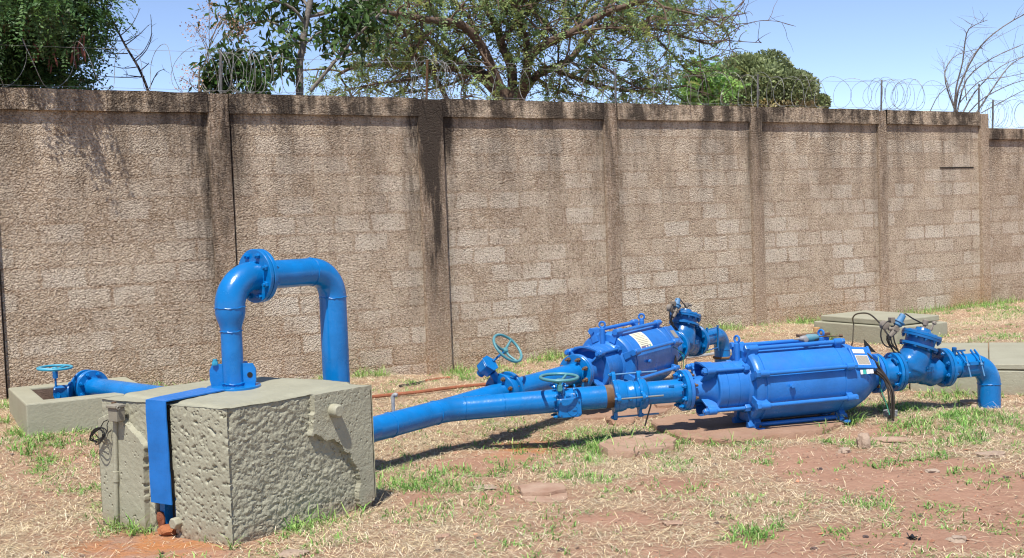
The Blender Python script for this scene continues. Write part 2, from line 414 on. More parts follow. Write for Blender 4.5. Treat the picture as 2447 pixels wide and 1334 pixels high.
def groundmat():
    m, n, p = newmat('red_soil_with_straw'); L = n.links; v = pos(n)
    at = n.nodes.new('ShaderNodeAttribute'); at.attribute_name = 'zone'
    sp = n.nodes.new('ShaderNodeSeparateColor'); L.new(at.outputs['Color'], sp.inputs[0])
    straw = sp.outputs[0]; orange = sp.outputs[2]
    soil = mix(n, ramp(n, noi(n, v, 3, 7, .7), [(.35, 0.0), (.65, 1.0)]), (.44, .26, .18), (.35, .20, .135))
    soil = mix(n, ramp(n, noi(n, v, 26, 6, .75), [(.5, 0.0), (.72, .7)]), soil, (.52, .33, .23))
    soil = mix(n, mth(n, 'MULTIPLY', orange, ramp(n, noi(n, v, 6, 4), [(.4, 0.0), (.55, 1.0)])), soil, (.50, .22, .09))
    lit = mix(n, ramp(n, noi(n, v, 35, 6, .8), [(.35, 0.0), (.65, 1.0)]), (.44, .34, .22), (.26, .18, .115))
    k = mth(n, 'MULTIPLY', straw, ramp(n, noi(n, v, 9, 6, .75), [(.3, .35), (.6, 1.0)]))
    c = mix(n, k, soil, lit)
    L.new(c, p.inputs['Base Color']); p.inputs['Roughness'].default_value = .95; p.inputs['Specular IOR Level'].default_value = .1
    L.new(bump(n, noi(n, v, 22, 8, .75), .03, 1.0), p.inputs['Normal']); return m
SOIL = groundmat()
# ------------------------------------------------------------------ the ground
def axis_pts(lo, hi, step, far):
    a = list(np.arange(lo, hi+1e-6, step)); s = step; x = lo; left = []
    while x > -far: s *= 1.25; x -= s; left.append(x)
    s = step; x = hi; right = []
    while x < far: s *= 1.25; x += s; right.append(x)
    return np.array(left[::-1]+a+right)
def fbm(X, Y, sc_, seed=0, oct_=4):
    z = np.zeros_like(X); amp = 1; tot = 0; f = sc_
    r = np.random.default_rng(seed)
    for o in range(oct_):
        g = r.random((64, 64)); xs = (X*f) % 64; ys = (Y*f) % 64
        i = np.floor(xs).astype(int); j = np.floor(ys).astype(int); u = xs-i; v = ys-j; u = u*u*(3-2*u); v = v*v*(3-2*v)
        i0, j0, i1, j1 = i % 64, j % 64, (i+1) % 64, (j+1) % 64
        z += amp*((g[i0, j0]*(1-u)+g[i1, j0]*u)*(1-v)+(g[i0, j1]*(1-u)+g[i1, j1]*u)*v); tot += amp; amp *= .5; f *= 2.03
    return z/tot
def sstep(x, a, b): t = np.clip((x-a)/(b-a), 0, 1); return t*t*(3-2*t)
# bare soil patches: photo ellipses turned into ground spots (x, y, radius x, radius y)
BARE = []
for (px, py, rx, ry) in ((1950,1110,130,35),(2080,1140,150,40),(2300,1130,150,45),(1900,1290,120,30),(2250,1290,220,35),(1750,1330,250,30),(2400,1180,120,50),(420,1310,170,40),(300,1290,120,35),(1150,1105,90,20),(2120,1030,80,12),(1600,1160,120,22),(1240,1180,120,14),(1270,1075,60,15),(2300,1215,150,25),(1000,1200,70,20),(1480,1240,120,20)):
    c = G(px, py); e = G(px+rx, py); f_ = G(px, py+ry); BARE.append((c.x, c.y, abs(e.x-c.x), abs(c.y-f_.y)*1.2))
def straw_amt(X, Y):
    s = .35+.9*(fbm(X, Y, .9, 3)-.25)+.75*(fbm(X, Y, 4.5, 4, 3)-.5)
    for (cx, cy, rx, ry) in BARE:
        q = ((X-cx)/rx)**2+((Y-cy)/ry)**2; s -= .75*np.exp(-q*.9)
    return np.clip(s, 0, 1)
GREENS = []
for (px, py, rx, ry, k) in ((60,1080,110,45,.9),(30,990,60,30,1.1),(200,1075,90,25,.6),(280,1190,40,30,.6),(500,1300,80,20,.3),(1000,1160,110,40,1.0),(980,1210,80,22,.9),(1180,1150,140,30,.6),(1520,1060,170,32,1.2),(1650,1070,90,25,1.1),(1470,1105,200,20,.9),(1350,1130,100,20,.6),(1900,1060,200,12,.8),(2250,990,190,40,1.1),(2150,1010,80,22,.7),(2400,960,60,40,1.1),(2330,1060,120,30,.7),(2270,1100,70,14,1.0),(2120,1110,80,14,.8),(2150,1200,90,16,.6),(1780,1290,90,20,.8),(1880,1270,60,14,.6),(2000,1270,60,14,.6),(1100,900,60,14,.8),(960,925,60,10,.5),(1200,890,60,16,.6),(2300,745,60,12,1.1),(2400,740,50,10,.8),(2200,800,60,8,.5),(2360,808,80,8,.6),(1180,1020,70,20,.4),(1300,970,60,10,.3),(1750,900,60,30,.5),(1650,840,60,30,.6),(880,1290,90,22,.5),(150,1180,160,30,.3),(110,1250,110,22,.2),(2000,960,60,10,.6)):
    c = G(px, py); e = G(px+rx, py); f_ = G(px, py-ry); GREENS.append((c.x, c.y, abs(e.x-c.x), abs(c.y-f_.y)*1.1, k))
def green_amt(X, Y):
    s = np.zeros_like(X)
    for (cx, cy, rx, ry, k) in GREENS:
        q = ((X-cx)/rx)**2+((Y-cy)/ry)**2; s = np.maximum(s, k*np.exp(-q*.9))
    n = fbm(X, Y, 2.6, 9, 4)
    return np.clip((s+.15)*sstep(n, .38, .62)*1.2, 0, 1)
gx = axis_pts(-4.9, 6.6, .045, 130); gy = axis_pts(4.4, 13.6, .045, 130)
GXX, GYY = np.meshgrid(gx, gy, indexing='xy'); GZ = terr_np(GXX, GYY)
GZ = GZ + .012*(fbm(GXX, GYY, 6, 5, 3)-.5) + .012*(fbm(GXX, GYY, 1.4, 6, 2)-.5)
def ground_z(X, Y):                            # bilinear height of the finished sheet
    i = np.clip(np.searchsorted(gx, X)-1, 0, len(gx)-2); j = np.clip(np.searchsorted(gy, Y)-1, 0, len(gy)-2)
    u = (X-gx[i])/(gx[i+1]-gx[i]); v = (Y-gy[j])/(gy[j+1]-gy[j])
    return (GZ[j, i]*(1-u)+GZ[j, i+1]*u)*(1-v)+(GZ[j+1, i]*(1-u)+GZ[j+1, i+1]*u)*v
def gz(x, y): return float(ground_z(np.array([x]), np.array([y]))[0])
nx, ny = len(gx), len(gy)
me = bpy.data.meshes.new('ground'); co = np.stack([GXX, GYY, GZ], -1).reshape(-1, 3)
me.vertices.add(nx*ny); me.vertices.foreach_set('co', co.ravel())
I = (np.arange(ny-1)[:, None]*nx+np.arange(nx-1)[None, :]).ravel()
F = np.stack([I, I+1, I+nx+1, I+nx], -1).astype(np.int32)
me.loops.add(F.size); me.loops.foreach_set('vertex_index', F.ravel()); me.polygons.add(len(F)); me.polygons.foreach_set('loop_start', np.arange(0, F.size, 4, dtype=np.int32))
me.update(); me.validate(); me.polygons.foreach_set('use_smooth', [True]*len(me.polygons))
za = me.color_attributes.new('zone', 'FLOAT_COLOR', 'POINT'); c4 = np.ones((nx*ny, 4))
c4[:, 0] = straw_amt(GXX, GYY).ravel(); c4[:, 1] = green_amt(GXX, GYY).ravel()
_o1 = G(390, 1300); _o2 = G(1240, 1070)
c4[:, 2] = (np.exp(-(((GXX-_o1.x)/.5)**2+((GYY-_o1.y)/.3)**2))+np.exp(-(((GXX-_o2.x)/.35)**2+((GYY-_o2.y)/.35)**2))).ravel()
za.data.foreach_set('color', c4.ravel()); me.materials.append(SOIL)
tag(link('ground', me), kind='structure')

# ------------------------------------------------------------------ the boundary wall
JT = [wall_t(x, y) for x, y in ((5, 700), (563, 500), (1070, 500), (1482, 400), (1826, 400), (2124, 400))]
T_END = wall_t(2362, 330)
PW = [.22, .22, .30, .2, .2, .17]
TOP, COPH = 2.935, .19
POSTS_T[:] = [(JT[0]-.1, .35, .25), (JT[1]-.2, .5, .9), (JT[2]-.17, .36, 1.6), (JT[3]-.1, .3, .6), (JT[4]-.1, .3, .6), (JT[5]-.1, .22, .55)]
WM_P = wallmat('rough_cast_wall'); WM_C = wallmat('rough_cast_coping', False, .88)
WM_Q = wallmat('rough_cast_post', False, .0)
wall = thing('boundary_wall', W0, 'long brown rough-cast block wall with six posts and stained coping behind the blue pipes', 'wall', xdir=WD)
wf = Fr(W0, WD)
ts = [-9.0]+JT+[T_END]
PH = [JT[0]-2.2-.0]
for i, t in enumerate(ts[:-1]):
    t1 = ts[i+1]; w_next = PW[i] if i < 6 else .0
    a = t+.004 if i else t; b = t1-w_next if i < 6 else t1-.17
    build(MB().box(wf, (a, b), (.045+.006*(i % 2), .2), (-.5, TOP-COPH)), 'panel', WM_P, wall, smooth=0)
for i, t in enumerate(JT):
    build(MB().box(wf, (t-PW[i], t-.012), (.0+.012*(i % 2), .197), (-.5, TOP-.004*(i % 3))), 'post', WM_Q, wall, smooth=0, bevel=.012)
build(MB().box(wf, (T_END-.17, T_END), (-.012, .197), (-.5, TOP-.02)), 'post', WM_Q, wall, smooth=0, bevel=.012)
for i in range(len(ts)-1):                      # coping lengths between the posts
    a = ts[i]-.012 if i else ts[0]; b = ts[i+1]-(PW[i] if i < 6 else .17)
    n = 40; m = MB(); prev = None                # a slightly wavy cast edge
    for k in range(n+1):
        x = a+(b-a)*k/n; dz = .006*noise.noise(Vector((x*2.1, 0, 3))); dy = .006*noise.noise(Vector((x*3, 5, 1))); dt = .008*noise.noise(Vector((x*4, 2, 7)))
        for (y, z) in ((.003+dy, TOP-COPH+dz), (.003+dy, TOP+dt), (.198, TOP+dt), (.198, TOP-COPH+dz)): m.v.append(wf(x, y, z))
        if k:
            q = len(m.v)-8
            for s_ in range(4): m.f.append((q+s_, q+(s_+1) % 4, q+4+(s_+1) % 4, q+4+s_))
    build(m, 'coping', WM_C, wall, smooth=60)
# cut slot and small chip near the right end
ta, tb = wall_t(2252, 401), wall_t(2332, 401); zg = wall_z(2290, 401)
build(MB().box(wf, (ta, tb), (.037, .06), (zg-.006, zg+.012)), 'open_joint', HOLE, wall, smooth=0)
# the lower wall that carries on to the right
low = thing('lower_wall', W0+WD*T_END, 'lower stretch of rough-cast wall beginning at the right edge past the last post', 'wall', xdir=WD)
lf = Fr(W0+WD*T_END, WD); LT = TOP-.225
build(MB().box(lf, (.003, 12), (.05, .2), (-.5, LT-.17)), 'panel', WM_P, low, smooth=0)
build(MB().box(lf, (.003, 12), (.003, .2), (LT-.17, LT)), 'coping', WM_C, low, smooth=0, bevel=.012)

# ------------------------------------------------------------------ razor wire and its steel posts
PX_POSTS = [(535, 110), (1028, 138), (1482, 152), (1822, 172), (2118, 185), (2352, 200)]
pt = []
for i, (x, ytop) in enumerate(PX_POSTS):
    t = wall_t(x, 205, .0)+.0; pt.append(t); lean = (.045, .07, .03, .04, .05, .03)[i]
    m = MB(); f0 = Fr(wf(t-.0, .1, TOP-.05), Vector((lean, 0, 1)).normalized() if False else (WD*lean+Vector((0, 0, 1))))
    m.box(f0, (0, .47), (-.013, .013), (-.004, .004)); m.box(f0, (0, .47), (-.013, -.007), (-.004, .022))
    o = build(m, 'wire_post', [POSTM, RUST, POSTM, POSTM, POSTM, POSTM][i], None, smooth=0)
    tag(o, ['leaning steel angle post on the wall top above the arched pipe', 'rusty brown angle post on the wall in the dense wire coil', 'pale angle post on the wall in front of the spreading tree', 'angle post on the wall in front of the round green tree', 'angle post on the wall in the dense coil against plain sky', 'angle post on the wall top among the bare shrub stems'][i], 'wire post', 'steel posts that carry the razor wire')
tl = wall_t(2385, 260); m = MB(); f0 = Fr(wf(tl, .1, LT-.05), WD*.05+Vector((0, 0, 1)))
m.box(f0, (0, .47), (-.013, .013), (-.004, .004)); m.box(f0, (0, .47), (-.013, -.007), (-.004, .022))
tag(build(m, 'wire_post', POSTM, None, smooth=0), 'last angle post on the right, standing on the lower wall', 'wire post', 'steel posts that carry the razor wire')
def coil(turns, zc, rad, seed, name, label):
    r = random.Random(seed); m = MB(); tape = MB(); pts = []
    for k in range(len(turns)-1):
        a, b = turns[k], turns[k+1]; n = 26; ra = rad*(1+r.uniform(-.07, .07)); sx_ = r.uniform(-.10, .10)
        for i in range(n):
            q = i/n; an = 2*math.pi*q-math.pi/2
            zz = zc-(rad-ra)+math.sin(an)*ra
            pts.append(wf(a+(b-a)*q+sx_*math.cos(an)+.02*math.sin(an*2+k), .035+math.cos(an)*ra*.95, zz))
    m.tube(pts, .0024, 5, False)
    o = thing(name, wf(turns[0], .1, zc-rad), label, 'razor wire')
    build(m, 'core_wire', WIRE, o)
    bar = MB()
    for i in range(0, len(pts)-1, 2):
        d = (pts[i+1]-pts[i]); 
        if d.length < 1e-4: continue
        d.normalize(); c = pts[i]; s = d.cross(Vector((r.uniform(-1, 1), r.uniform(-1, 1), r.uniform(-1, 1)))).normalized(); u = d.cross(s)
        b0 = len(bar.v); h = .009; wd = .0065
        for (p_, q_) in ((-h, 0), (-h*1.5, wd), (0, .002), (h*1.5, wd), (h, 0), (h*1.5, -wd), (0, -.002), (-h*1.5, -wd)): bar.v.append(c+d*p_+s*q_)
        bar.f.append((b0, b0+1, b0+2, b0+3, b0+4, b0+5, b0+6, b0+7))
    b_ = build(bar, 'barbs', WIRE, o, smooth=0); b_['kind'] = 'stuff'
    return o
px_t = [-60, 10, 120, 265, 350, 432, 505, 532, 545, 556, 566, 577, 588, 600, 612, 622, 665, 690, 860, 985, 1008, 1022, 1036, 1048, 1058, 1070, 1084, 1180, 1262, 1340, 1400, 1440, 1466, 1500, 1560, 1605, 1650, 1692, 1735, 1775, 1805, 1838, 1875, 1905, 1935, 1968, 2015, 2062, 2092, 2102, 2112, 2124, 2134, 2143, 2152, 2160, 2168, 2178, 2200, 2262, 2300, 2345]
coil([wall_t(x, 180, .0) for x in px_t], TOP+.215, .205, 5, 'razor_wire_coil', 'long loose coil of galvanised razor wire running along the top of the main wall')
coil([wall_t(x, 270, .0) for x in (2366, 2372, 2377, 2384, 2392, 2398, 2410, 2440, 2450, 2458, 2470, 2500)], LT+.215, .20, 6, 'razor_wire_coil', 'short dense coil of razor wire on the lower wall at the right edge')
for (off, zz, y, lab) in ((0, .40, .1, 'top straight strand of wire stretched along the tips of the steel posts'), (1, .03, .06, 'bottom straight strand of wire stretched just above the wall coping')):
    m = MB(); pts = []
    for k in range(len(pt)):
        a = pt[k-1] if k else -8.9; b = pt[k]
        for i in range(8): q = i/8; pts.append(wf(a+(b-a)*q+.03*off, y, TOP+zz-.03*math.sin(math.pi*q)*(1-off)))
    pts.append(wf(pt[-1], y, TOP+zz))
    m.tube(pts, .0016, 5, False); tag(build(m, 'straight_wire', WIRE, None), lab, 'wire')
# ------------------------------------------------------------------ the big painted concrete block
BT = .707
bN = PZ(537, 977, BT); bR = PZ(878, 918, BT); bL = PZ(238, 951, BT)
for q in (bN, bR, bL): q.z = 0
bU = (bR-bN); bV = (bL-bN); bB = bR+bV
def plane_uv(px, py, o, u, n):                 # photo pixel on an upright face -> (distance along, height)
    d = ray(px, py); e = Vector((0, 0, EYE)); k = (o-e).dot(n)/d.dot(n); p = e+d*k
    return ((p-o).dot(u), p.z)
uR = bU.normalized(); nR = Vector((uR.y, -uR.x, 0)); uL = bV.normalized(); nL = Vector((-uL.y, uL.x, 0))
if nL.y > 0: nL = -nL
patchR = [plane_uv(x, y, bN, uR, nR) for x, y in ((743,925),(745,975),(739,1042),(752,1040),(772,1052),(790,1050),(806,1060),(820,1080),(832,1085),(840,1110),(850,1123),(855,1151),(850,1180),(857,1210),(903,1190),(960,1180),(940,900),(743,900))]
patchL = [plane_uv(x, y, bN, uL, nL) for x, y in ((180,1003),(240,1001),(252,992),(271,989),(285,1000),(299,1003),(326,1033),(352,1066),(350,1120),(353,1187),(356,1290),(180,1290))]
slotL = [plane_uv(x, y, bN, uL, nL) for x, y in ((361,950),(401,950),(417,1205),(421,1330),(372,1330),(370,1200))]
def inpoly(x, y, poly):
    c = False; j = len(poly)-1
    for i in range(len(poly)):
        if (poly[i][1] > y) != (poly[j][1] > y) and x < (poly[j][0]-poly[i][0])*(y-poly[i][1])/(poly[j][1]-poly[i][1])+poly[i][0]: c = not c
        j = i
    return c
def nz(p, s, o=0): return noise.noise(Vector((p.x*s+o, p.y*s, p.z*s)))
def hewn(p, k=1.0):
    q = Vector((p.x+.02*nz(p, 20, 1), p.y, p.z*1.5+.03*nz(p, 15, 4)))
    a = nz(p, 8)*.006+nz(q, 30, 7)*.008-abs(nz(q, 48, 3))*.013-abs(nz(q, 85, 13))*.007+.006
    return a*k*.72
def dR(p):
    u = (p-bN).dot(uR); z = p.z
    if inpoly(u+.006*nz(p, 40), z+.006*nz(p, 40, 5), patchR): return .022+.0015*nz(p, 30)
    e = math.exp(-u/.02)*.02+math.exp(-max(0, BT-z)/.012)*.012
    e += .05*math.exp(-u/.03)*max(0, nz(p, 9, 2)*2)
    return -.012+hewn(p, 1.0)-e
def dL(p):
    u = (p-bN).dot(uL); z = p.z
    if inpoly(u, z, slotL): return -.10
    if inpoly(u+.008*nz(p, 30), z+.008*nz(p, 30, 5), patchL): return .02+.0015*nz(p, 30)
    e = math.exp(-u/.02)*.015+math.exp(-max(0, BT-z)/.012)*.008
    k = .25 if u < .50 else .6
    if u < .5: return -.004+hewn(p, .08)-e-.022*max(0, nz(p, 46, 11)-.30)*2-.02*max(0, nz(p, 75, 17)-.3)
    return -.012+hewn(p, k)-e
def dT(p):
    u = (p-bN).dot(uR); v = (p-bN).dot(uL)
    e = min(u, v, (bR-bN).length-u); return .004*nz(p, 5)+.002*nz(p, 25)-.012*math.exp(-max(0, e)/.012)+.006
faces = [(bN, bU, Vector((0, 0, BT+.16)), nR, dR, 165, 130), (bN, bV, Vector((0, 0, BT+.16)), nL, dL, 170, 120)]
m = MB()
def addgrid(o, U, V, nu, nv, fn):
    b = len(m.v)
    for j in range(nv+1):
        for i in range(nu+1): m.v.append(fn(o+U*(i/nu)+V*(j/nv), i/nu, j/nv))
    for j in range(nv):
        for i in range(nu): q = b+j*(nu+1)+i; m.f.append((q, q+1, q+nu+2, q+nu+1))
base = Vector((0, 0, -.16))
def fR(p, a, b):
    q = p+nR*dR(p)
    if a < .001: q += nL*dL(p)
    if b > .999: q.z += dT(p)
    return q
def fL(p, a, b):
    q = p+nL*dL(p)
    if a < .001: q += nR*dR(p)
    if b > .999: q.z += dT(p)
    return q
def fT(p, a, b):
    q = p.copy(); q.z += dT(p)
    if a < .001: q += nL*dL(p)
    if b < .001: q += nR*dR(p)
    return q
addgrid(bN+base, bU, Vector((0, 0, BT+.16)), 165, 130, fR)
b_hew = m; m = MB()
addgrid(bN+base, bV, Vector((0, 0, BT+.16)), 170, 130, fL)
b_pit = m; m = MB()
addgrid(bN+Vector((0, 0, BT)), bU, bV, 165, 170, fT)
m_top = m; m = MB()
addgrid(bR+base, bV, Vector((0, 0, BT+.16)), 60, 40, lambda p, a, b: p+uR*(.012*(1-a)+.002*nz(p, 20))+(nR*dR(p) if a < .001 else Vector())+(Vector((0, 0, dT(p))) if b > .999 else Vector()))
addgrid(bL+base, bU, Vector((0, 0, BT+.16)), 60, 40, lambda p, a, b: p+uL*.004+(nL*dL(p) if a < .001 else Vector())+(Vector((0, 0, dT(p))) if b > .999 else Vector()))
m_side = m
blk = thing('concrete_block', (bN+bB)/2, 'big grey-green painted concrete block with hewn sides that carries the arched blue pipe', 'concrete block')
build(b_hew, 'hewn_face', CONCR, blk, smooth=50); build(b_pit, 'pitted_face', CONCP, blk, smooth=50); build(m_top, 'top_face', CONC, blk, smooth=50); build(m_side, 'side_faces', CONC, blk, smooth=50)
# round painted stub on the right face
u, z = plane_uv(790, 980, bN, uR, nR); f = Fr(bN+uR*u+Vector((0, 0, z)), nR)
build(MB().lathe(f, [(.0, .037), (.06, .037), (.072, .035), (.078, .028)], 28), 'stub', CONC, blk)
# hexagonal lump beside the slot foot
u, z = plane_uv(424, 1249, bN, uL, nL); f = Fr(bN+uL*u+Vector((0, 0, z)), nL)
build(MB().hexa(f, -.03, .035, .032), 'bolt_head', CONC, blk, bevel=.004)
# blue steel cover strip
a, b = [PZ(x, y, BT+.013) for x, y in ((483, 929), (538, 934))]
def onL(px, py, off=.012):
    u, z = plane_uv(px, py, bN, uL, nL); return bN+uL*u+Vector((0, 0, z))+nL*off
c, d = onL(357, 955, .02), onL(404, 962, .02); c.z = d.z = BT+.013
e, f_ = onL(370, 1198, .018), onL(419, 1205, .018)
def strip_pts(p, q, n, amp, s):
    return [p.lerp(q, i/n)+Vector((amp*nz(p.lerp(q, i/n), 12, s), 0, amp*nz(p.lerp(q, i/n), 15, s+3))) for i in range(n+1)]
m = MB(); A = strip_pts(a, c, 8, .002, 1)+strip_pts(c, e, 12, .003, 4)[1:]; Bq = strip_pts(b, d, 8, .002, 2)+strip_pts(d, f_, 12, .003, 6)[1:]
for p, q in zip(A, Bq): m.v += [p, q]
for i in range(len(A)-1): m.f.append((2*i, 2*i+1, 2*i+3, 2*i+2))
o = build(m, 'cover_strip', paint('chipped_blue_strip_paint', (.003, .155, .52), .38, .15, chip=(.03, .05, .10)), blk, smooth=0)
s_ = o.modifiers.new('solid', 'SOLIDIFY'); s_.thickness = .007
for hx_, hy_ in ((363, 985), (366, 1100), (371, 1164)):
    build(MB().cyl(Fr(onL(hx_, hy_, .019), nL), 0, .0025, .0045, 10), 'screw_hole', HOLE, blk)
for x0, x1 in ((374, 386), (411, 420)):
    p, q, r_, t_ = onL(x0, 1190, -.02), onL(x1, 1190, -.02), onL(x1+3, 1265, -.02), onL(x0+3, 1262, -.02)
    m = MB(); m.v = [p, q, r_, t_]+[v-nL*.05 for v in (p, q, r_, t_)]; m.f = [(0, 1, 2, 3), (0, 4, 5, 1), (1, 5, 6, 2), (2, 6, 7, 3), (3, 7, 4, 0)]
    build(m, 'channel_edge', BLUE, blk, smooth=0)
def lump(name, c, s, mat, seed, parent=None, flat=1.0, n=3, rough=.35, lab=None, cat=None, grp=None, rot=0, bev=0):
    bm = __import__('bmesh').new(); __import__('bmesh').ops.create_icosphere(bm, subdivisions=n, radius=1)
    mm = MB()
    R3 = Matrix.Rotation(rot, 3, 'Z')
    for v in bm.verts:
        p = v.co.copy(); k = 1+rough*noise.noise(p*1.3+Vector((seed*7.1, 0, 0)))+rough*.4*noise.noise(p*3.5+Vector((seed, 4, 0)))
        p = Vector((math.copysign(abs(p.x)**.7, p.x), math.copysign(abs(p.y)**.7, p.y), math.copysign(abs(p.z)**flat, p.z)))
        mm.v.append(c+R3 @ Vector((p.x*s[0]*k, p.y*s[1]*k, p.z*s[2]*(1+.4*(k-1)))))
    mm.f = [tuple(v.index for v in f.verts) for f in bm.faces]; bm.free()
    o = build(mm, name, mat, parent, smooth=28)
    if lab: tag(o, lab, cat, grp)
    return o
lump('clay_filling', onL(381, 1245, -.015), (.022, .03, .05), earth_conc('rusty_clay', (.36, .12, .05), (.20, .06, .03)), 3, blk)
lump('clay_filling', onL(400, 1268, -.01), (.055, .035, .03), earth_conc('orange_clay', (.55, .22, .09), (.38, .13, .05)), 5, blk)
# junction box, its conduit and the coil of cable
jb = thing('junction_box', onL(293, 1005, .0), 'small rusty steel junction box hung on the left face of the concrete block', 'junction box')
c0 = onL(296, 984, .02); f = Fr(c0, nL)
BOXM = paint('box_metal', (.24, .22, .17), .6, .3, chip=(.22, .10, .06))
build(MB().box(f, (.0, .055), (-.036, .036), (-.043, .030)), 'body', BOXM, jb, smooth=0, bevel=.003)
build(MB().box(f, (-.003, .066), (-.041, .041), (.031, .048)), 'lid', BOXM, jb, smooth=0, bevel=.004)
build(MB().box(f, (-.002, .012), (-.062, -.037), (-.055, .055)), 'back_plate', RUST, jb, smooth=0, bevel=.002)
f2 = f.at(.05, .046, .034); build(MB().torus(Fr(f2.o, f.y), 0, .008, .004, 14, 6), 'latch', BOXM, jb)
cp = thing('conduit_pipe', onL(290, 1240, .02), 'thin grey-green painted conduit running down from the junction box to the ground', 'conduit')
pa, pb = onL(286, 1006, .028), onL(291, 1255, .034)
build(MB().tube([pa, pb], .0135, 14), 'tube', CONC, cp)
k = pa.lerp(pb, .52); ax = (pb-pa).normalized(); build(MB().cyl(Fr(k, ax), -.03, .03, .0175, 16), 'collar', CONC, cp, bevel=.002)
m = MB(); r_ = random.Random(3)
for q in range(5):
    c0 = onL(257, 1036, .05+.006*q); pts = []
    for i in range(37):
        a = 2*math.pi*i/36; pts.append(c0-uL*(math.cos(a)*(.055+.006*r_.random()*1)+.01*q-.02)+Vector((0, 0, math.sin(a)*(.026+.005*q)+.018*math.cos(a)))+nL*.012*math.sin(a*2+q))
    m.tube(pts, .0028, 6)
m.tube([onL(276, 1000, .05), onL(268, 1004, .055), onL(262, 1018, .06), onL(252, 1030, .07), onL(262, 1046, .06)], .0028, 6)
m.tube([onL(278, 1002, .05), onL(276, 1012, .055), onL(279, 1026, .06), onL(274, 1040, .07)], .0028, 6)
tag(build(m, 'cable_coil', BLACK, None), 'small coil of thin black cable hanging below the junction box', 'cable')

# ------------------------------------------------------------------ left valve pit
zt = .382; pA = PZ(61, 966, zt); pA.z = 0; ux = WD; uy = -WN
def pit_ring(z0, z1, W_, D_, th):
    m = MB(); f = Fr(pA, ux)
    rnd = lambda *a: [f(*p) for p in a]
    o = [(0, 0), (W_, 0), (W_, D_), (0, D_)]; i = [(th, th), (W_-th, th), (W_-th, D_-th), (th, D_-th)]
    for (pl, z) in ((o, z0), (o, z1), (i, z1), (i, z0)): m.v += [f(x, y, z) for x, y in pl]
    for k in range(3):
        for s in range(4): t_ = (s+1) % 4; m.f.append((4*k+s, 4*k+t_, 4*k+4+t_, 4*k+4+s))
    return m
pit = thing('valve_pit', pA, 'open grey-green concrete pit with thick rim at the far left, holding a valve', 'valve pit')
build(pit_ring(-.1, zt, .94, 1.12, .15), 'rim', CONC, pit, smooth=0, bevel=.012)
f = Fr(pA, ux); build(MB().box(f, (.1, .84), (.1, 1.02), (-.1, .10)), 'floor', SLAB, pit, smooth=0)
# rough inner lining, earth coloured, a little proud of the rim's inner faces
LIN = earth_conc('rough_pit_lining', (.22, .15, .11), (.12, .08, .06))
m = MB()
for (x0, x1, y0, y1) in ((.15, .156, .16, .96), (.784, .79, .16, .96), (.15, .79, .964, .97), (.15, .79, .15, .156)): m.box(f, (x0+.001, x1+.001), (y0+.001, y1+.001), (.08, zt-.02))
build(m, 'lining', LIN, pit, smooth=0)

# ------------------------------------------------------------------ hatch chamber near the wall and the two long covers at the right
hz = .37; hN = PZ(2140, 783, hz); hN.z = 0
f = Fr(hN, WD)
hatch = thing('hatch_chamber', hN, 'low square grey-green concrete chamber with a flat lid standing near the foot of the wall', 'chamber')
build(MB().box(f, (0, .80), (0, 1.15), (.0, hz)), 'base', CONC, hatch, smooth=0, bevel=.012)
m = MB(); ff = Fr(hN+Vector((0, 0, hz)), WD+Vector((0, 0, .012)))
m.box(ff, (.04, .73), (.05, 1.08), (.006, .066)); build(m, 'lid', CONC, hatch, smooth=0, bevel=.01)
kz = .27
fl, fr_ = PZ(2175, 871, kz), PZ(2600, 873, kz); jl = PZ(2363, 871, kz)
bl, br_ = PZ(2185, 818.5, kz), PZ(2600, 820, kz); jb_ = PZ(2362, 819, kz)
def slabpoly(pts, z0, z1):
    m = MB(); n = len(pts)
    for z in (z0, z1): m.v += [Vector((p.x, p.y, z)) for p in pts]
    m.f = [tuple(range(n))[::-1], tuple(n+i for i in range(n))]+[(i, (i+1) % n, n+(i+1) % n, n+i) for i in range(n)]
    return m
g_ = (fr_-fl).normalized()*.004
inset = Vector((.004, .018, 0))
ch = thing('covered_channel', jl, 'long low grey-green concrete channel behind the right-hand elbow with two flat covers', 'concrete channel')
build(slabpoly([fl+inset, fr_+inset, br_-inset, bl-inset], -.15, kz-.052), 'base', CONC, ch, smooth=0, bevel=.008)
lm = MB(); 
build(slabpoly([fl, jl-g_, jb_-g_, bl], kz-.042, kz), 'cover', CONC, ch, smooth=0, bevel=.006)
o = build(slabpoly([jl+g_, fr_, br_, jb_+g_], kz-.042, kz+.003), 'cover', CONC, ch, smooth=0, bevel=.006)

# ------------------------------------------------------------------ flat concrete pads and broken pieces on the soil
def pad(pxs, th, name, lab, cat, mat=SLAB, grp=None, lift=.004, seed=0, parent=None):
    top = []
    for i in range(len(pxs)):                  # densify the outline and roughen it
        a = G(*pxs[i]); b = G(*pxs[(i+1) % len(pxs)])
        for k in range(5):
            p = a.lerp(b, k/5); j = .02 if k else 0.01; p += Vector((nz(p, 9, seed)*j, nz(p, 9, seed+5)*j, 0)); top.append(p)
    zc = max(gz(p.x, p.y) for p in top)+lift if parent is None else parent
    m = MB(); n = len(top); c = sum(top, Vector())/n
    rings = [(1.0, -th), (1.0, -.012), (.985, 0.0), (.6, .002), (.2, 0)]
    for s, dz in rings:
        for p in top: q = c+(p-c)*s; m.v.append(Vector((q.x, q.y, zc+dz+.004*nz(q, 6))))
    m.v.append(Vector((c.x, c.y, zc)))
    for r_ in range(len(rings)-1):
        for i in range(n): m.f.append((r_*n+i, r_*n+(i+1) % n, (r_+1)*n+(i+1) % n, (r_+1)*n+i))
    for i in range(n): m.f.append(((len(rings)-1)*n+i, (len(rings)-1)*n+(i+1) % n, len(rings)*n))
    o = build(m, name, mat, None, smooth=35); tag(o, lab, cat, grp); return o, zc
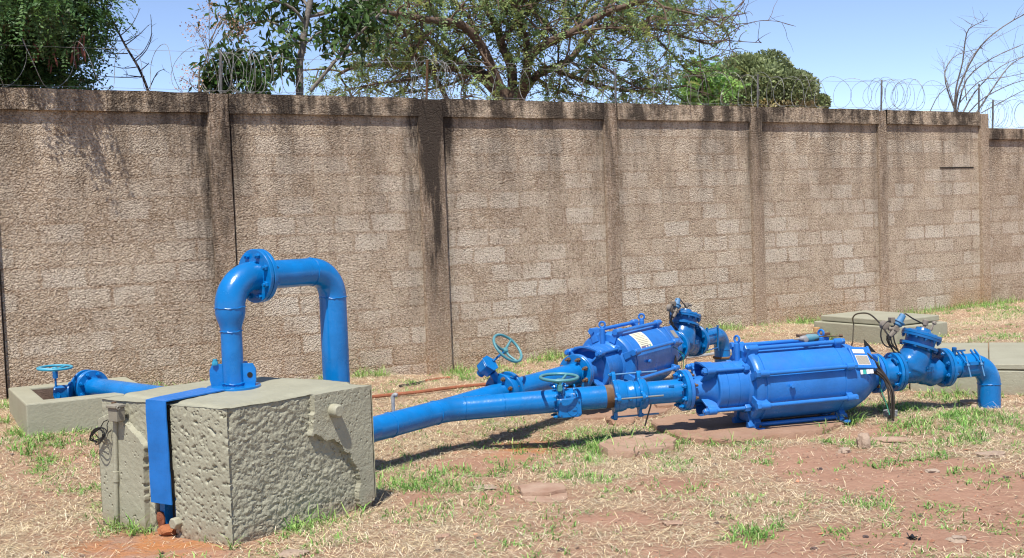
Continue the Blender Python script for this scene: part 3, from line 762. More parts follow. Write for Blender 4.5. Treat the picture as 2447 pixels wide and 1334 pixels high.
PADA, PZA = pad([(1556,1020),(1610,1004),(1790,992),(2010,982),(2045,1004),(1960,1040),(1740,1066),(1625,1056),(1575,1040)], .09, 'concrete_pad', 'thin dusty pink concrete pad under the feet of the nearer pump', 'concrete pad')
pad([(1345,988),(1400,976),(1600,966),(1612,978),(1560,1000),(1500,1006),(1440,1003),(1378,1008)], .09, 'concrete_pad', 'small broken pink concrete pad under the coupling with tie rods', 'concrete pad', lift=.008, seed=4)
pad([(1560,960),(1640,950),(1640,975),(1570,982)], .09, 'concrete_pad', 'grey piece of concrete pad on the ground between the two pumps', 'concrete pad', lift=.02, seed=9, mat=SLAB)
# ------------------------------------------------------------------ pipework helpers
PR, FRAD, FTH = .084, .15, .024
def rfr(fr, x, a):                              # frame at station x, its y pointing radially at angle a
    f = Fr.__new__(Fr); f.o = fr(x); f.x = fr.x; f.y = fr.y*math.cos(a)+fr.z*math.sin(a); f.z = f.x.cross(f.y); return f
def flange(fr, x, parent, mat, th=FTH, rad=FRAD, name='flange'):
    return build(MB().lathe(fr, [(x, rad-.003), (x+.003, rad), (x+th-.003, rad), (x+th, rad-.003)], 48), name, mat, parent, smooth=40)
def bolts(fr, x0, x1, parent, mat, n=8, rc=.12, rb=.0095, nut=.017, a0=math.pi/8, head=.012, name='bolt'):
    for k in range(n):
        a = a0+2*math.pi*k/n; f = rfr(fr, 0, a); f.o = f(0, rc)
        m = MB(); m.cyl(f, x0-head-.014, x1+head+.014, rb, 10); m.hexa(f, x0-head, x0+.001, nut); m.hexa(f, x1-.001, x1+head, nut)
        build(m, name, mat, parent, smooth=40)
def bead(m, fr, x, r, amp=.0035, seg=40, sd=0):
    pts = []
    b = len(m.v)
    for i in range(seg):
        a = 2*math.pi*i/seg; rr = r+.001; xx = x+.0025*math.sin(a*3+sd)+.0015*math.sin(a*11+sd)
        c = fr(xx, math.cos(a)*rr, math.sin(a)*rr); o = (c-fr(xx)).normalized(); rad = amp*(1+.35*math.sin(a*17+sd))
        for k in range(6): q = 2*math.pi*k/6; m.v.append(c+(o*math.cos(q)+fr.x*math.sin(q))*rad)
    for i in range(seg):
        for k in range(6): m.f.append((b+i*6+k, b+((i+1) % seg)*6+k, b+((i+1) % seg)*6+(k+1) % 6, b+i*6+(k+1) % 6))
def wheel(c, nrm, rad, parent, mat, spokes=3, a0=.3, rr=.011, dish=.03):
    f = Fr(c, nrm, Vector((.2, 1, .1)))
    m = MB(); m.torus(f, 0, rad, rr, 44, 10); m.lathe(f, [(-dish-.02, .018), (-dish+.012, .022), (-dish+.018, .016)], 16)
    for k in range(spokes):
        a = a0+2*math.pi*k/spokes; p = [f(-dish, math.cos(a)*.012, math.sin(a)*.012), f(-dish, math.cos(a)*rad*.35, math.sin(a)*rad*.35), f(-dish*.45, math.cos(a)*rad*.75, math.sin(a)*rad*.75), f(0, math.cos(a)*rad, math.sin(a)*rad)]
        m.tube(p, [.011, .010, .009, .009], 8)
    return build(m, 'handwheel', mat, parent, smooth=60)

# ------------------------------------------------------------------ the arched pipe on the block
A0 = PZ(559, 924, BT+.012); AX = Vector((.634, .773, 0)).normalized(); ZU = Vector((0, 0, 1))
AL, AZ = .774, 1.34
A1 = A0+AX*AL
arch = thing('arched_pipe', A0, 'tall blue steel pipe arch rising out of the concrete block with a big bolted flange', 'pipe')
fv = Fr(Vector((A0.x, A0.y, 0)), ZU, AX)
m = MB(); zb = BT+.012
m.lathe(fv, [(zb, .060), (1.035, .060)], 40, caps=False); bead(m, fv, 1.036, .061); bead(m, fv, zb+.02, .06, .005)
build(m, 'small_riser', BLUE, arch)
m = MB(); m.lathe(fv, [(1.036, .060), (1.055, .061), (1.08, .068), (1.11, .079), (1.14, .085), (1.17, .086)], 40, caps=False); bead(m, fv, 1.172, .086)
build(m, 'reducer', BLUE, arch)
c = Vector((A0.x, A0.y, AZ)); el = arc(c, ZU, AX, .168, 16)
build(MB().tube([fv(1.17)]+el+[c+AX*.18], .086, 40), 'near_elbow', BLUE, arch)
fa = Fr(c, AX)
flange(fa, .178, arch, BLUE, .024, .157); flange(fa, .207, arch, BLUE, .026, .157)
bolts(fa, .178, .233, arch, BLUE, 8, .126, .0095, .018, math.pi/8, .018)
m = MB(); far_c = Vector((A1.x, A1.y, AZ)); el2 = arc(far_c, AX, -ZU, .165, 16)
m.tube([c+AX*.22, c+AX*(AL-.165)], .084, 40, False); bead(m, fa, AL-.168, .084, .004); bead(m, fa, .236, .084, .005)
build(m, 'cross_pipe', BLUE, arch)
build(MB().tube(el2, .0845, 40, False), 'far_elbow', BLUE, arch)
fd = Fr(Vector((A1.x, A1.y, 0)), ZU, AX); m = MB(); m.tube([Vector((A1.x, A1.y, AZ-.165)), Vector((A1.x, A1.y, .44))], .084, 40, False); bead(m, fd, AZ-.168, .084, .004)
build(m, 'far_riser', BLUE, arch)
build(MB().lathe(fv, [(zb-.012, .150), (zb-.010, .152), (zb+.004, .152), (zb+.006, .150)], 56), 'base_flange', BLUE, arch)
side = CR.copy(); side.z = 0; side.normalize()
for ang, hole, wd in ((180, 0, .078), (-6, 1, .078), (62, 0, .075), (118, 0, .07)):
    a = R(ang); d = side*math.cos(a)+Vector((-side.y, side.x, 0))*math.sin(a)
    f = Fr(A0.copy(), d.cross(ZU), ZU); f = Fr.__new__(Fr); f.o = Vector((A0.x, A0.y, zb+.004)); f.x = d.cross(ZU).normalized(); f.y = d; f.z = ZU
    poly = [(.056, 0), (.056+wd*.9, 0), (.056+wd, .035), (.056+wd, .095), (.056+wd*.78, .128), (.056, .128)]
    build(MB().prism(f, poly, -.006, .006), 'gusset_plate', BLUE, arch, smooth=0, bevel=.002)
    if hole:
        build(MB().lathe(Fr(f(-.0085, .100, .062), f.x), [(0, .016), (.017, .016)], 20), 'plate_hole', HOLE, arch)
f = Fr(A0+side*-.098+Vector((0, -.01, .127)), Vector((0, 0, 1)), side)
build(MB().hexa(f, 0, .022, .018).cyl(f, .02, .035, .013, 12), 'lifting_bolt', TEALC, arch)
t = fa(.245, 0, .09); build(MB().box(Fr(t, AX), (0, .02), (-.004, .004), (0, .028)), 'red_tag', RED, arch, smooth=0)

# ------------------------------------------------------------------ main pipe from behind the block to the coupling
q0 = Vector((A1.x, A1.y, .265)); q1 = P(890, 1027, 7.35); q2 = P(1066, 980, 7.95); q4 = P(1641, 932, 8.2)
AXA = Vector(((q4-q2).x, (q4-q2).y, (q4-q2).z)).normalized()
dirA = Vector((.9695, .245, .010)).normalized()
main = thing('main_pipe', Vector((q2.x, q2.y, 0)), 'long blue steel pipe running on from the concrete block to the handwheel valve and coupling', 'pipe')
e0 = arc(q0+Vector((0, 0, .0)), -ZU, (q1-q0).normalized(), .12, 10)
m = MB(); m.tube([Vector((A1.x, A1.y, .45))]+e0+[q1], .084, 36, False)
dd = (q2-q1).normalized(); kn = arc(q2, dd, AXA, .28, 3)
m.tube([q1]+kn, .084, 36, False); bead(m, Fr(q1, dd), .16, .084); bead(m, Fr(kn[0], dd), -.01, .084); bead(m, Fr(kn[-1], AXA), .02, .084)
fm = Fr(q2, AXA)
def s_of(px):                                   # station along the main line under a photo column
    d = ray(px, 950); k = d.x/d.y; return (k*q2.y-q2.x)/(AXA.x-k*AXA.y)
sv, sj = s_of(1337), s_of(1463)
m.tube([kn[-1], fm(sj-.055)], .084, 36, False)
bead(m, fm, s_of(1203), .084)
build(m, 'pipe_run', BLUE, main)
build(MB().tube([fm(sj-.0551), fm(sj-.035), fm(sj+.04)], [.0838, .0838, .0836], 36, False), 'rusty_pipe_end', RUST, main)
# branch stub that forks off behind
bf = P(1202, 939, 8.35); bd = (bf-q2).normalized()
bdir = Vector((.576, .70, .03)).normalized()
m = MB(); m.tube([q2+AXA*.02, bf-bdir*.16, bf-bdir*.014] if False else [q2-dd*.05]+[q2.lerp(bf-bdir*.02, t) for t in (.25, .5, .75, 1)], .0825, 36, False)
build(m, 'branch', BLUE, main)
fb = Fr(bf, bdir)
flange(fb, -.036, main, BLUE); 
# small standpipe with a bent grey spout
sp = P(940, 984, 7.62)
tap = thing('standpipe', sp, 'short grey plastic standpipe with a bent spout on top of the blue pipe', 'standpipe')
build(MB().cyl(Fr(sp+Vector((0, 0, -.04)), ZU), 0, .045, .015, 14), 'nipple', RUST, tap)
m = MB(); m.cyl(Fr(sp, ZU), .0, .075, .012, 14); m.tube([sp+Vector((0, 0, .07)), sp+Vector((0, 0, .1)), sp+Vector((.005, 0, .112)), sp+Vector((.018, -.004, .118)), sp+Vector((.03, -.008, .112))], .013, 12)
build(m, 'spout', PVC, tap)

# ------------------------------------------------------------------ near butterfly valve with gearbox and level handwheel
nv = fm(sv); camd = Vector((-AXA.y, AXA.x, 0)).normalized()*-1     # towards the camera
va = thing('butterfly_valve', Vector((nv.x, nv.y, .2)), 'blue butterfly valve on the nearer pipe with a level teal handwheel', 'valve')
m = MB(); m.lathe(fm, [(sv-.03, .10), (sv-.026, .128), (sv-.005, .131), (sv+.005, .131), (sv+.026, .128), (sv+.03, .10)], 40); build(m, 'valve_body', BLUE, va)
bolts(fm, sv-.034, sv+.034, va, BLUE, 8, .117, .008, .014)
up = (ZU-AXA*ZU.dot(AXA)).normalized(); f = Fr.__new__(Fr); f.o = fm(sv+.045)+camd*.13-up*.035; f.x = camd; f.y = AXA.copy(); f.z = up
rr = []
for (cx_, cy_) in ((.058, .045), (-.058, .045), (-.058, -.045), (.058, -.045)):
    s0 = math.atan2(cy_, cx_); 
    for k in range(5):
        a = (round((s0/(math.pi/2))-.5)*math.pi/2)+k*math.pi/8; rr.append((cx_+.028*math.cos(a), cy_+.024*math.sin(a)))
build(MB().prism(f, rr, -.05, .012), 'gearbox', VALV, va, smooth=30, bevel=.004)
build(MB().prism(f, [(y*.95, z*.95) for y, z in rr], .0145, .024), 'gearbox_cover', BLUE, va, smooth=30, bevel=.003)
build(MB().lathe(Fr(f(.024, .018, -.018), f.x), [(0, .038), (.004, .037), (.004, .034), (.001, .033), (.003, 0.0001)], 28), 'position_dial', BLUE, va)
build(MB().box(Fr(f(.027, .018, -.016), f.x), (0, .004), (-.003, .028), (-.002, .003)), 'pointer', VALV, va, smooth=0)
for yy in (-.065, .065):
    for zz in (-.045, .045): build(MB().cyl(Fr(f(.020, yy, zz), f.x), 0, .012, .006, 8), 'cover_screw', VALV, va)
for sy in (-.055, .050):                        # two upright bracket plates behind the wheel
    ff = Fr.__new__(Fr); ff.o = f(-.035, sy, .06); ff.x = f.y; ff.y = f.x; ff.z = f.z
    build(MB().prism(ff, [(-.03, -.02), (.015, -.02), (.012, .09), (-.005, .10), (-.02, .09)], -.005, .005), 'bracket_plate', BLUE, va, smooth=0, bevel=.002)
    build(MB().hexa(Fr(f(-.03, sy-.012, .125), f.y), 0, .024, .012), 'bracket_bolt', BLUE, va)
build(MB().cyl(Fr(f(-.015, -.04, .05), f.z), 0, .09, .012, 14).lathe(Fr(f(-.015, -.04, .10), f.z), [(0, .016), (.02, .018), (.035, .02), (.04, .012)], 16), 'stem_housing', VALV, va)
wc = P(1336, 902, f(-.015, -.04, .1).y-.02)
build(MB().tube([f(-.015, -.04, .09), wc+Vector((0, 0, -.05))], .010, 10), 'wheel_stem', DUSTB, va)
build(MB().prism(Fr(wc+Vector((0, -.02, -.075)), Vector((0, -1, 0))), [(-.019, .026), (-.021, -.008), (-.012, -.022), (.012, -.022), (.021, -.008), (.019, .026)], 0, .012), 'hub_skirt', TEAL, va, smooth=30, bevel=.003)
wheel(wc, Vector((.03, -.05, 1)), .132, va, TEAL, 2, R(75), .0115, .028)

# ------------------------------------------------------------------ dismantling joint with tie rods
dj = thing('tie_rod_coupling', Vector((fm(sj+.15).x, fm(sj+.15).y, .15)), 'blue pipe coupling with two eared rings joined by thin tie rods', 'coupling')
def eared(x0, x1, r, ears, rear, name):
    n = 72; m = MB(); poly = []
    for i in range(n):
        a = 2*math.pi*i/n; rr = r
        for e in ears:
            d = abs((a-e+math.pi) % (2*math.pi)-math.pi); rr = max(rr, r+(rear-r)*max(0, math.cos(min(d/.26, 1)*math.pi/2))**.5 if d < .26 else r)
        poly.append((math.cos(a)*rr, math.sin(a)*rr))
    m.prism(fm, poly, x0, x1); return build(m, name, BLUE, dj, smooth=40, bevel=.004)
ears = [R(90), R(180), R(270), R(0)]
eared(sj, sj+.028, .120, ears, .178, 'near_ring'); eared(sj+.185, sj+.210, .118, ears, .170, 'far_ring')
build(MB().lathe(fm, [(sj+.028, .118), (sj+.06, .117), (sj+.09, .108), (sj+.095, .100), (sj+.12, .098), (sj+.13, .104), (sj+.15, .104), (sj+.158, .097), (sj+.185, .097)], 40), 'sleeve', BLUE, dj)
build(MB().lathe(fm, [(sj+.210, .115), (sj+.235, .113), (sj+.25, .1), (sj+.255, .086)], 40), 'gland', BLUE, dj)
for e in ears:
    ff = rfr(fm, 0, e); ff.o = ff(0, .155)
    build(MB().cyl(ff, sj-.02, sj+.34, .0065, 10), 'tie_rod', DUSTB if e != R(180) else paint('worn_tie_rod', (.16, .19, .20), .6, .4, chip=(.28, .18, .10)), dj)
    build(MB().hexa(ff, sj-.014, sj, .014), 'tie_nut', BLUE, dj); build(MB().hexa(ff, sj+.21, sj+.224, .014), 'tie_nut', BLUE, dj)
build(MB().cyl(rfr(fm, sj+.14, R(200)), 0, .001, .001, 4) if False else MB().lathe(Fr(rfr(fm, sj+.11, R(188))(0, .098), rfr(fm, 0, R(188)).y), [(0, .014), (.012, .014), (.018, .010)], 16), 'vent_plug', BLUE, dj)
a_, b_ = P(1556, 966, 8.0), P(1541, 1018, 8.02)
f = Fr(a_, (b_-a_), Vector((0, 1, 0)))
tag(build(MB().box(f, (0, (b_-a_).length), (-.003, .003), (-.017, .017)), 'support_bar', DARKST, None, smooth=0), 'flat black steel bar propped aslant between the ground and the coupling', 'steel bar')

# ------------------------------------------------------------------ spool between coupling and nearer pump
spa = thing('flanged_spool', Vector((fm(sj+.4).x, fm(sj+.4).y, .2)), 'short blue pipe spool with a bolted flange between coupling and nearer pump', 'pipe')
s0 = sj+.24; pA_ = fm(s0); pB_ = q4-dirA*.0; k = pB_-dirA*.15
m = MB(); m.tube([fm(s0), fm(s0+.12), k, pB_-dirA*.02], .084, 36, False); bead(m, Fr(pB_, dirA), -.06, .084, .005)
build(m, 'pipe_body', BLUE, spa)
fA = Fr(q4, dirA)
flange(fA, -.05, spa, BLUE, .028); bolts(fA, -.052, .002, spa, BLUE, 8, .12, .0095, .018, math.pi/8, .016)
build(MB().box(Fr(P(1598, 925, 8.09), AXA), (0, .04), (-.004, .004), (-.004, .010)), 'tag_clip', VALV, spa, smooth=0)
# ------------------------------------------------------------------ the two pumps
def pump(o, d, lab, near):
    root = thing('pump', Vector((o.x, o.y, o.z)), lab, 'pump', 'blue barrel pumps', xdir=d)
    fr = Fr(o, d); Mt = PUMP
    flange(fr, 0, root, Mt, .028); 
    for k in range(8):
        a = math.pi/8+k*math.pi/4; ff = rfr(fr, 0, a); ff.o = ff(0, .12); m = MB(); m.cyl(ff, .028, .062, .010, 10); m.hexa(ff, .026, .044, .018); build(m, 'stud', RUST, root)
    build(MB().lathe(fr, [(.024, .092), (.10, .093), (.14, .098), (.17, .112), (.195, .135), (.21, .160)], 44, caps=False), 'inlet_cone', Mt, root)
    # two curved hoods above and below the inlet
    for c0 in (90, 270):
        m = MB(); na, ns = 22, 6; th = .013
        for lay, rr in ((0, .192), (1, .192-th)):
            for j in range(ns+1):
                for i in range(na+1):
                    q = -1+2*i/na; a = R(c0+q*46); e = abs(q)
                    s0 = .108+.045*e**2-.03*max(0, e-.8)*5*0; s = s0+(.215-s0)*j/ns; r_ = rr-.02*(j/ns)*0+.008*(1-j/ns)**2
                    m.v.append(fr(s, math.cos(a)*r_, math.sin(a)*r_))
        N = (na+1)*(ns+1)
        for lay in (0, 1):
            for j in range(ns):
                for i in range(na):
                    q = lay*N+j*(na+1)+i; t = (q, q+1, q+na+2, q+na+1); m.f.append(t if lay == 0 else t[::-1])
        for i in range(na): m.f.append((i+1, i, N+i, N+i+1))
        for j in range(ns):
            q = j*(na+1); m.f.append((q, q+na+1, N+q+na+1, N+q)); q += na; m.f.append((q+na+1, q, N+q, N+q+na+1))
        build(m, 'inlet_hood', Mt, root, smooth=50)
    for a in (-45, 45, 135, 225):               # webs between cone and lugs
        ff = rfr(fr, 0, R(a)); m = MB()
        b = len(m.v); prof = [(.10, .095), (.125, .175), (.135, .208), (.215, .20), (.215, .14), (.15, .10)]
        for zz in (-.008, .008):
            for (s, r_) in prof: m.v.append(ff(s, r_, zz))
        n = len(prof); m.f.append(tuple(range(n))[::-1]); m.f.append(tuple(n+i for i in range(n)))
        for i in range(n): m.f.append((i, (i+1) % n, n+(i+1) % n, n+i))
        build(m, 'inlet_web', Mt, root, smooth=30, bevel=.003)
    m = MB(); m.lathe(fr, [(.204, .12), (.204, .181), (.208, .186), (.222, .186), (.225, .184), (.27, .184), (.272, .180), (.275, .184), (.36, .184), (.362, .180), (.365, .184), (.43, .185), (.445, .20), (.47, .21)], 48)
    build(m, 'front_casing', Mt, root, smooth=30)
    for k, a in enumerate((-45, 45, 135, 225)):
        ff = rfr(fr, 0, R(a)); ff.o = ff(0, .206)
        m = MB(); m.cyl(ff, .080, .46, .0140, 12); m.hexa(ff, .090, .116, .025); m.lathe(ff, [(.118, .024), (.121, .027), (.180, .027), (.184, .022)], 14)
        m.hexa(ff, .405, .445, .029); m.box(ff, (.12, .18), (-.04, 0), (-.02, .02))
        build(m, 'front_tie_bolt', Mt, root, smooth=35)
    m = MB(); m.lathe(fr, [(.452, .14), (.455, .258), (.467, .270), (.487, .277), (.505, .277), (.509, .266), (.528, .266), (.532, .273), (.548, .273), (.552, .265), (1.16, .265), (1.163, .260), (1.167, .265), (1.235, .264), (1.275, .258), (1.325, .244), (1.375, .222), (1.425, .192), (1.47, .160), (1.50, .132), (1.545, .115)], 72)
    build(m, 'barrel', Mt, root, smooth=30)
    for k in range(8):
        a = R(22.5+45*k); ff = rfr(fr, 0, a); ff.o = ff(0, .304); far = 1.215
        m = MB(); m.cyl(ff, .438, far+.025, .0160, 14)
        m.lathe(ff, [(.462, .023), (.465, .027), (.535, .027), (.541, .019)], 16); m.hexa(ff, .434, .462, .029)
        m.box(ff, (.466, .528), (-.05, .0), (-.027, .027)); 
        m.lathe(ff, [(far-.06, .019), (far-.055, .026), (far, .026), (far+.004, .022)], 16); m.hexa(ff, far+.002, far+.026, .025)
        m.box(ff, (far-.05, far-.005), (-.045, .0), (-.022, .022))
        build(m, 'tie_rod', Mt, root, smooth=35)
        m = MB()                                # pointed ears on the joint between casings
        for zz in (-.03, .03): m.v += [ff(.440, -.10, zz), ff(.448, .015, zz*.8), ff(.476, .015, zz*.8), ff(.476, -.10, zz)]
        m.f = [(0, 1, 2, 3), (7, 6, 5, 4), (0, 4, 5, 1), (1, 5, 6, 2), (2, 6, 7, 3), (3, 7, 4, 0)]
        build(m, 'casing_ear', Mt, root, smooth=0, bevel=.005)
    gzz = -.31                                  # feet
    for s in (.50, 1.19):
        for sg in (-1, 1):
            ff = Fr.__new__(Fr); ff.o = fr(s); ff.x = fr.x; ff.y = fr.y*sg; ff.z = fr.z
            arm = [(.075, -.255), (.135, -.225), (.165, -.255), (.150, -.29), (.21, -.292), (.225, -.287), (.225, gzz), (.095, gzz), (.10, -.285)]
            build(MB().prism(ff, arm, -.024, .024), 'foot', Mt, root, smooth=30, bevel=.004)
            build(MB().cyl(Fr(ff(0.0, .195, -.29), ZU), 0, .018, .009, 10), 'foot_bolt', RUST, root)
    for s, r0, hh in ((.43, .175, .135), (1.12, .262, .045)):   # lifting eyes
        f = Fr(fr(s, 0, r0), ZU, fr.x); ey = MB(); ey.lathe(f, [(0, .022), (hh, .022), (hh+.003, .015), (hh+.012, .013)], 16)
        e = build(ey, 'lifting_eye', Mt, root); g = Fr(f(hh+.033), fr.x+fr.y*.4)
        build(MB().torus(g, 0, .024, .0085, 24, 8), 'ring', Mt, e)
    def patch(s0, s1, a0, a1, r_, name, mat, wob=0):
        m = MB(); n = 10
        for i in range(n+1):
            a = R(a0+(a1-a0)*i/n)
            for s in (s0, s1): m.v.append(fr(s, math.cos(a)*r_, math.sin(a)*r_))
        for i in range(n): m.f.append((2*i, 2*i+1, 2*i+3, 2*i+2))
        return build(m, name, mat, root, smooth=60)
    def shoulder(s):
        for (x0, r0), (x1, r1) in zip(((1.30, .264), (1.34, .258), (1.39, .244), (1.44, .222), (1.49, .192)), ((1.34, .258), (1.39, .244), (1.44, .222), (1.49, .192), (1.53, .160))):
            if x0 <= s <= x1: return r0+(r1-r0)*(s-x0)/(x1-x0)
        return .264
    # flat pad for the rating plates on the shoulder
    pa0 = R(180-38); ff = rfr(fr, 0, pa0)
    f = Fr.__new__(Fr); f.o = ff(1.255, .262); dx = (ff.x*1.0-ff.y*.17).normalized(); f.x = dx; f.z = ff.z; f.y = (ff.y+ff.x*.17).normalized()
    build(MB().box(f, (0, .175), (-.07, .006), (-.10, .085)), 'plate_pad', Mt, root, smooth=0, bevel=.006)
    build(MB().box(f, (.165, .183), (-.06, .012), (-.105, .09)), 'pad_rib', Mt, root, smooth=0, bevel=.003)
    if near:
        build(MB().box(f, (.03, .135), (.007, .009), (-.052, .022) if False else (-.02, .055)), 'rating_plate', LABG, root, smooth=0)
        build(MB().box(f, (.025, .14), (.0065, .0075), (-.025, .060)), 'plate_border', LABW, root, smooth=0)
        build(MB().box(f, (.02, .125), (.007, .009), (-.075, -.04)), 'upper_plate', LABW, root, smooth=0)
        st = build(MB().box(f, (.02, .19), (.005, .0085), (.094, .128)), 'sticker', WHITE, root, smooth=0) if False else None
        for k, (a, b_, mt) in enumerate(((-.040, -.018, WHITE), (-.016, .012, LABT), (.015, .044, WHITE), (.047, .078, WHITE))):
            m = MB(); rr = shoulder(1.38+a)+.016
            for s in (1.325+a, 1.325+b_):
                for an in (180-17, 180-10): r_ = .268-.02; m.v.append(fr(s, math.cos(R(an))*(.262-(s-1.26)*.16+.012), math.sin(R(an))*(.262-(s-1.26)*.16+.012)))
            m.f = [(0, 1, 3, 2)]; o_ = build(m, 'sticker', mt, root, smooth=0); sd = o_.modifiers.new('s', 'SOLIDIFY'); sd.thickness = .0015
    else:
        build(MB().box(f, (.06, .16), (.007, .009), (-.05, .03)), 'rating_plate', LABG, root, smooth=0)
        # large cream data sheet glued on the barrel with its printed lines
        s0, s1, a0, a1 = .66, .87, 180-64, 180-24
        sh = patch(s0, s1, a0, a1, .2665, 'data_sheet', WHITE)
        patch(s0+.008, s1-.008, a0+2, a1-2, .2672, 'sheet_field', YELL)
        for k in range(9):
            aa = a0+4+k*3.6; patch(s0+.02, s1-.03-.03*(k % 3 == 1), aa, aa+1.3, .2678, 'printed_line', INK)
        patch(s0+.012, s0+.085, a1-6.0, a1-2.6, .2680, 'sheet_logo', LABP); patch(s1-.05, s1-.035, a1-7, a1-3, .2680, 'sheet_mark', LABT); patch(s1-.1, s1-.08, a1-7, a1-3, .2680, 'sheet_mark', LABP)
    # side nipple with shadow-catching clip
    g = rfr(fr, .72, R(180-2)); m = MB(); gg = Fr(g(0, .262), g.y); m.cyl(gg, 0, .02, .012, 12); m.hexa(gg, .012, .03, .016); m.box(gg, (.014, .026), (-.02, .025) , (-.006, .006)); build(m, 'side_plug', Mt, root)
    flange(fr, 1.545, root, Mt, .026, .15, 'end_flange')
    for k in range(8):
        a = k*math.pi/4; ff = rfr(fr, 0, a); ff.o = ff(0, .12); m = MB(); m.hexa(ff, 1.53, 1.545, .017); build(m, 'end_nut', RUST if k in (3, 5) else Mt, root)
    for k in range(10):                         # short cooling ribs on the end bell
        a = R(180-40-k*12); ff = rfr(fr, 0, a); m = MB()
        for zz in (-.004, .004): m.v += [ff(1.43, .16, zz), ff(1.43, .205, zz), ff(1.50, .155, zz), ff(1.545, .125, zz), ff(1.53, .11, zz)]
        m.f = [(0, 1, 2, 3, 4), (9, 8, 7, 6, 5)]+[(i, (i+1) % 5, 5+(i+1) % 5, 5+i) for i in range(5)]
        build(m, 'end_rib', Mt, root, smooth=0)
    return root, fr
pumpA, fA = pump(q4-dirA*.02, dirA, 'larger-looking nearer blue pump lying on the pink pad, teal power tool on top', True)
oB = P(1378, 891, 9.05); dirB = Vector((.5736, .819, .012)).normalized()
pumpB, fB = pump(oB, dirB, 'farther blue pump with a cream data sheet glued on its barrel', False)

# ------------------------------------------------------------------ control valves behind the pumps
def control_valve(fr0, s, lab, bon_x=-.055, yaw=0):
    o = fr0(s); fr = Fr(o, fr0.x); L_ = .40
    root = thing('control_valve', o, lab, 'valve', 'diaphragm control valves', xdir=fr0.x)
    # inlet adapter spool with its own two flanges
    for nm, x, th in (('adapter_flange', -.160, .024), ('inlet_flange', -.028, .026), ('inlet_flange', .002, .026), ('outlet_flange', L_, .026), ('outlet_flange', L_+.030, .026)):
        flange(fr, x, root, VALV if 0 <= x <= L_ else BLUE, th, .150, nm)
    build(MB().lathe(fr, [(-.14, .09), (-.10, .092), (-.06, .104), (-.03, .112)], 36), 'adapter_neck', BLUE, root)
    bolts(fr, -.028, .028, root, BLUE, 8, .12, .009, .017, 0); bolts(fr, L_, L_+.056, root, VALV, 8, .12, .009, .017)
    m = MB(); tl_ = R(20)
    bx = (fr.z*math.cos(tl_)+fr.x*math.sin(tl_)).normalized()
    cb = fr(L_*.36, 0, 0)
    m.tube([fr(.02, 0, 0), fr(.09, 0, .0), fr(.15, 0, .012)], [.088, .10, .115], 32)
    m.ball(Fr(fr(.16, 0, .02), fr.x), .125, 28); m.ball(Fr(fr(.25, 0, -.01), fr.x), .112, 28)
    m.tube([fr(.24, 0, -.01), fr(.31, 0, -.035), fr(.36, 0, -.02), fr(L_+.002, 0, 0)], [.10, .105, .102, .094], 32)
    m.tube([fr(.14, 0, 0), fr(.145, 0, 0)+bx*.10, fr(.15, 0, 0)+bx*.175], [.128, .125, .108], 32); m.ball(Fr(fr(.13, 0, .05), fr.x), .12, 28)
    o_ = build(m, 'valve_body', VALV, root, smooth=0)
    rm = o_.modifiers.new('r', 'REMESH'); rm.mode = 'VOXEL'; rm.voxel_size = .0075; rm.use_smooth_shade = True
    sm = o_.modifiers.new('s', 'SMOOTH'); sm.iterations = 9; sm.factor = .6
    fb_ = Fr(fr(.150, 0, .0)+bx*.055, bx, fr.x)
    build(MB().lathe(fb_, [(.105, .100), (.128, .108), (.130, .146), (.150, .146), (.152, .10)], 48), 'lower_ring', VALV, root)
    build(MB().lathe(fb_, [(.15, .112), (.20, .114)], 40), 'diaphragm_chamber', VALV, root)
    build(MB().lathe(fb_, [(.198, .10), (.200, .150), (.217, .152), (.218, .148), (.220, .148), (.221, .152), (.238, .150), (.247, .125), (.254, .095), (.262, .062), (.270, .058), (.280, .055), (.283, .03)], 48), 'bonnet', VALV, root, smooth=35)
    for k in range(12):
        a = k*math.pi/6+.2; ff = rfr(fb_, 0, a); ff.o = ff(0, .136); m = MB(); m.hexa(ff, .188, .20, .0125); m.cyl(ff, .18, .24, .006, 8); m.hexa(ff, .237, .246, .0115); build(m, 'bonnet_bolt', VALV, root)
    for k in range(8):
        a = k*math.pi/4; ff = rfr(fb_, 0, a); ff.o = ff(0, .130); m = MB(); m.hexa(ff, .117, .131, .0145); build(m, 'ring_bolt', VALV, root)
    # raised casting marks
    for k in range(9):
        g = rfr(fr, .20+.013*(k % 5), R(180-(12 if k < 5 else 2))); m = MB(); rr_ = .118
        m.box(Fr(g(0, rr_+.004), g.x), (0, .008), (-.006, .004), (-.007, .007)); build(m, 'casting_mark', VALV, root, smooth=0)
    # fittings on the bonnet
    g = Fr(fb_(.283), bx, fr.x)
    build(MB().lathe(g, [(-.01, .03), (.008, .03), (.01, .012), (.022, .012), (.024, .022), (.06, .024), (.066, .018)], 18), 'bonnet_cap', BRASS, root)
    h = Fr(fb_(.262, 0, 0)+fr.x*.066, bx+fr.x*.25, fr.x)
    m = MB(); m.cyl(h, -.01, .055, .007, 10); m.cyl(h, .0, .02, .013, 10); m.lathe(h, [(.052, .010), (.056, .017), (.07, .017), (.074, .012)], 14); build(m, 'position_screw', BRASS, root)
    # pilot valve cluster
    pc = fr(.02, -.015, .35)
    pf = Fr(pc, (ZU*.8+fr.x*.55).normalized(), fr.x)
    pil = build(MB().lathe(pf, [(.0, .02), (.01, .034), (.03, .036), (.032, .045), (.042, .045), (.044, .028), (.10, .024), (.104, .02)], 18), 'pilot_valve', DUSTB, root, smooth=35)
    m = MB(); m.tube([pc, pc-pf.x*.05, pc-pf.x*.09-fr.x*.01], [.024, .026, .016], 10); m.box(pf, (-.04, -.01), (-.035, .03), (-.02, .02)); m.cyl(Fr(pc-pf.x*.02, fr.x*-1), 0, .06, .013, 10)
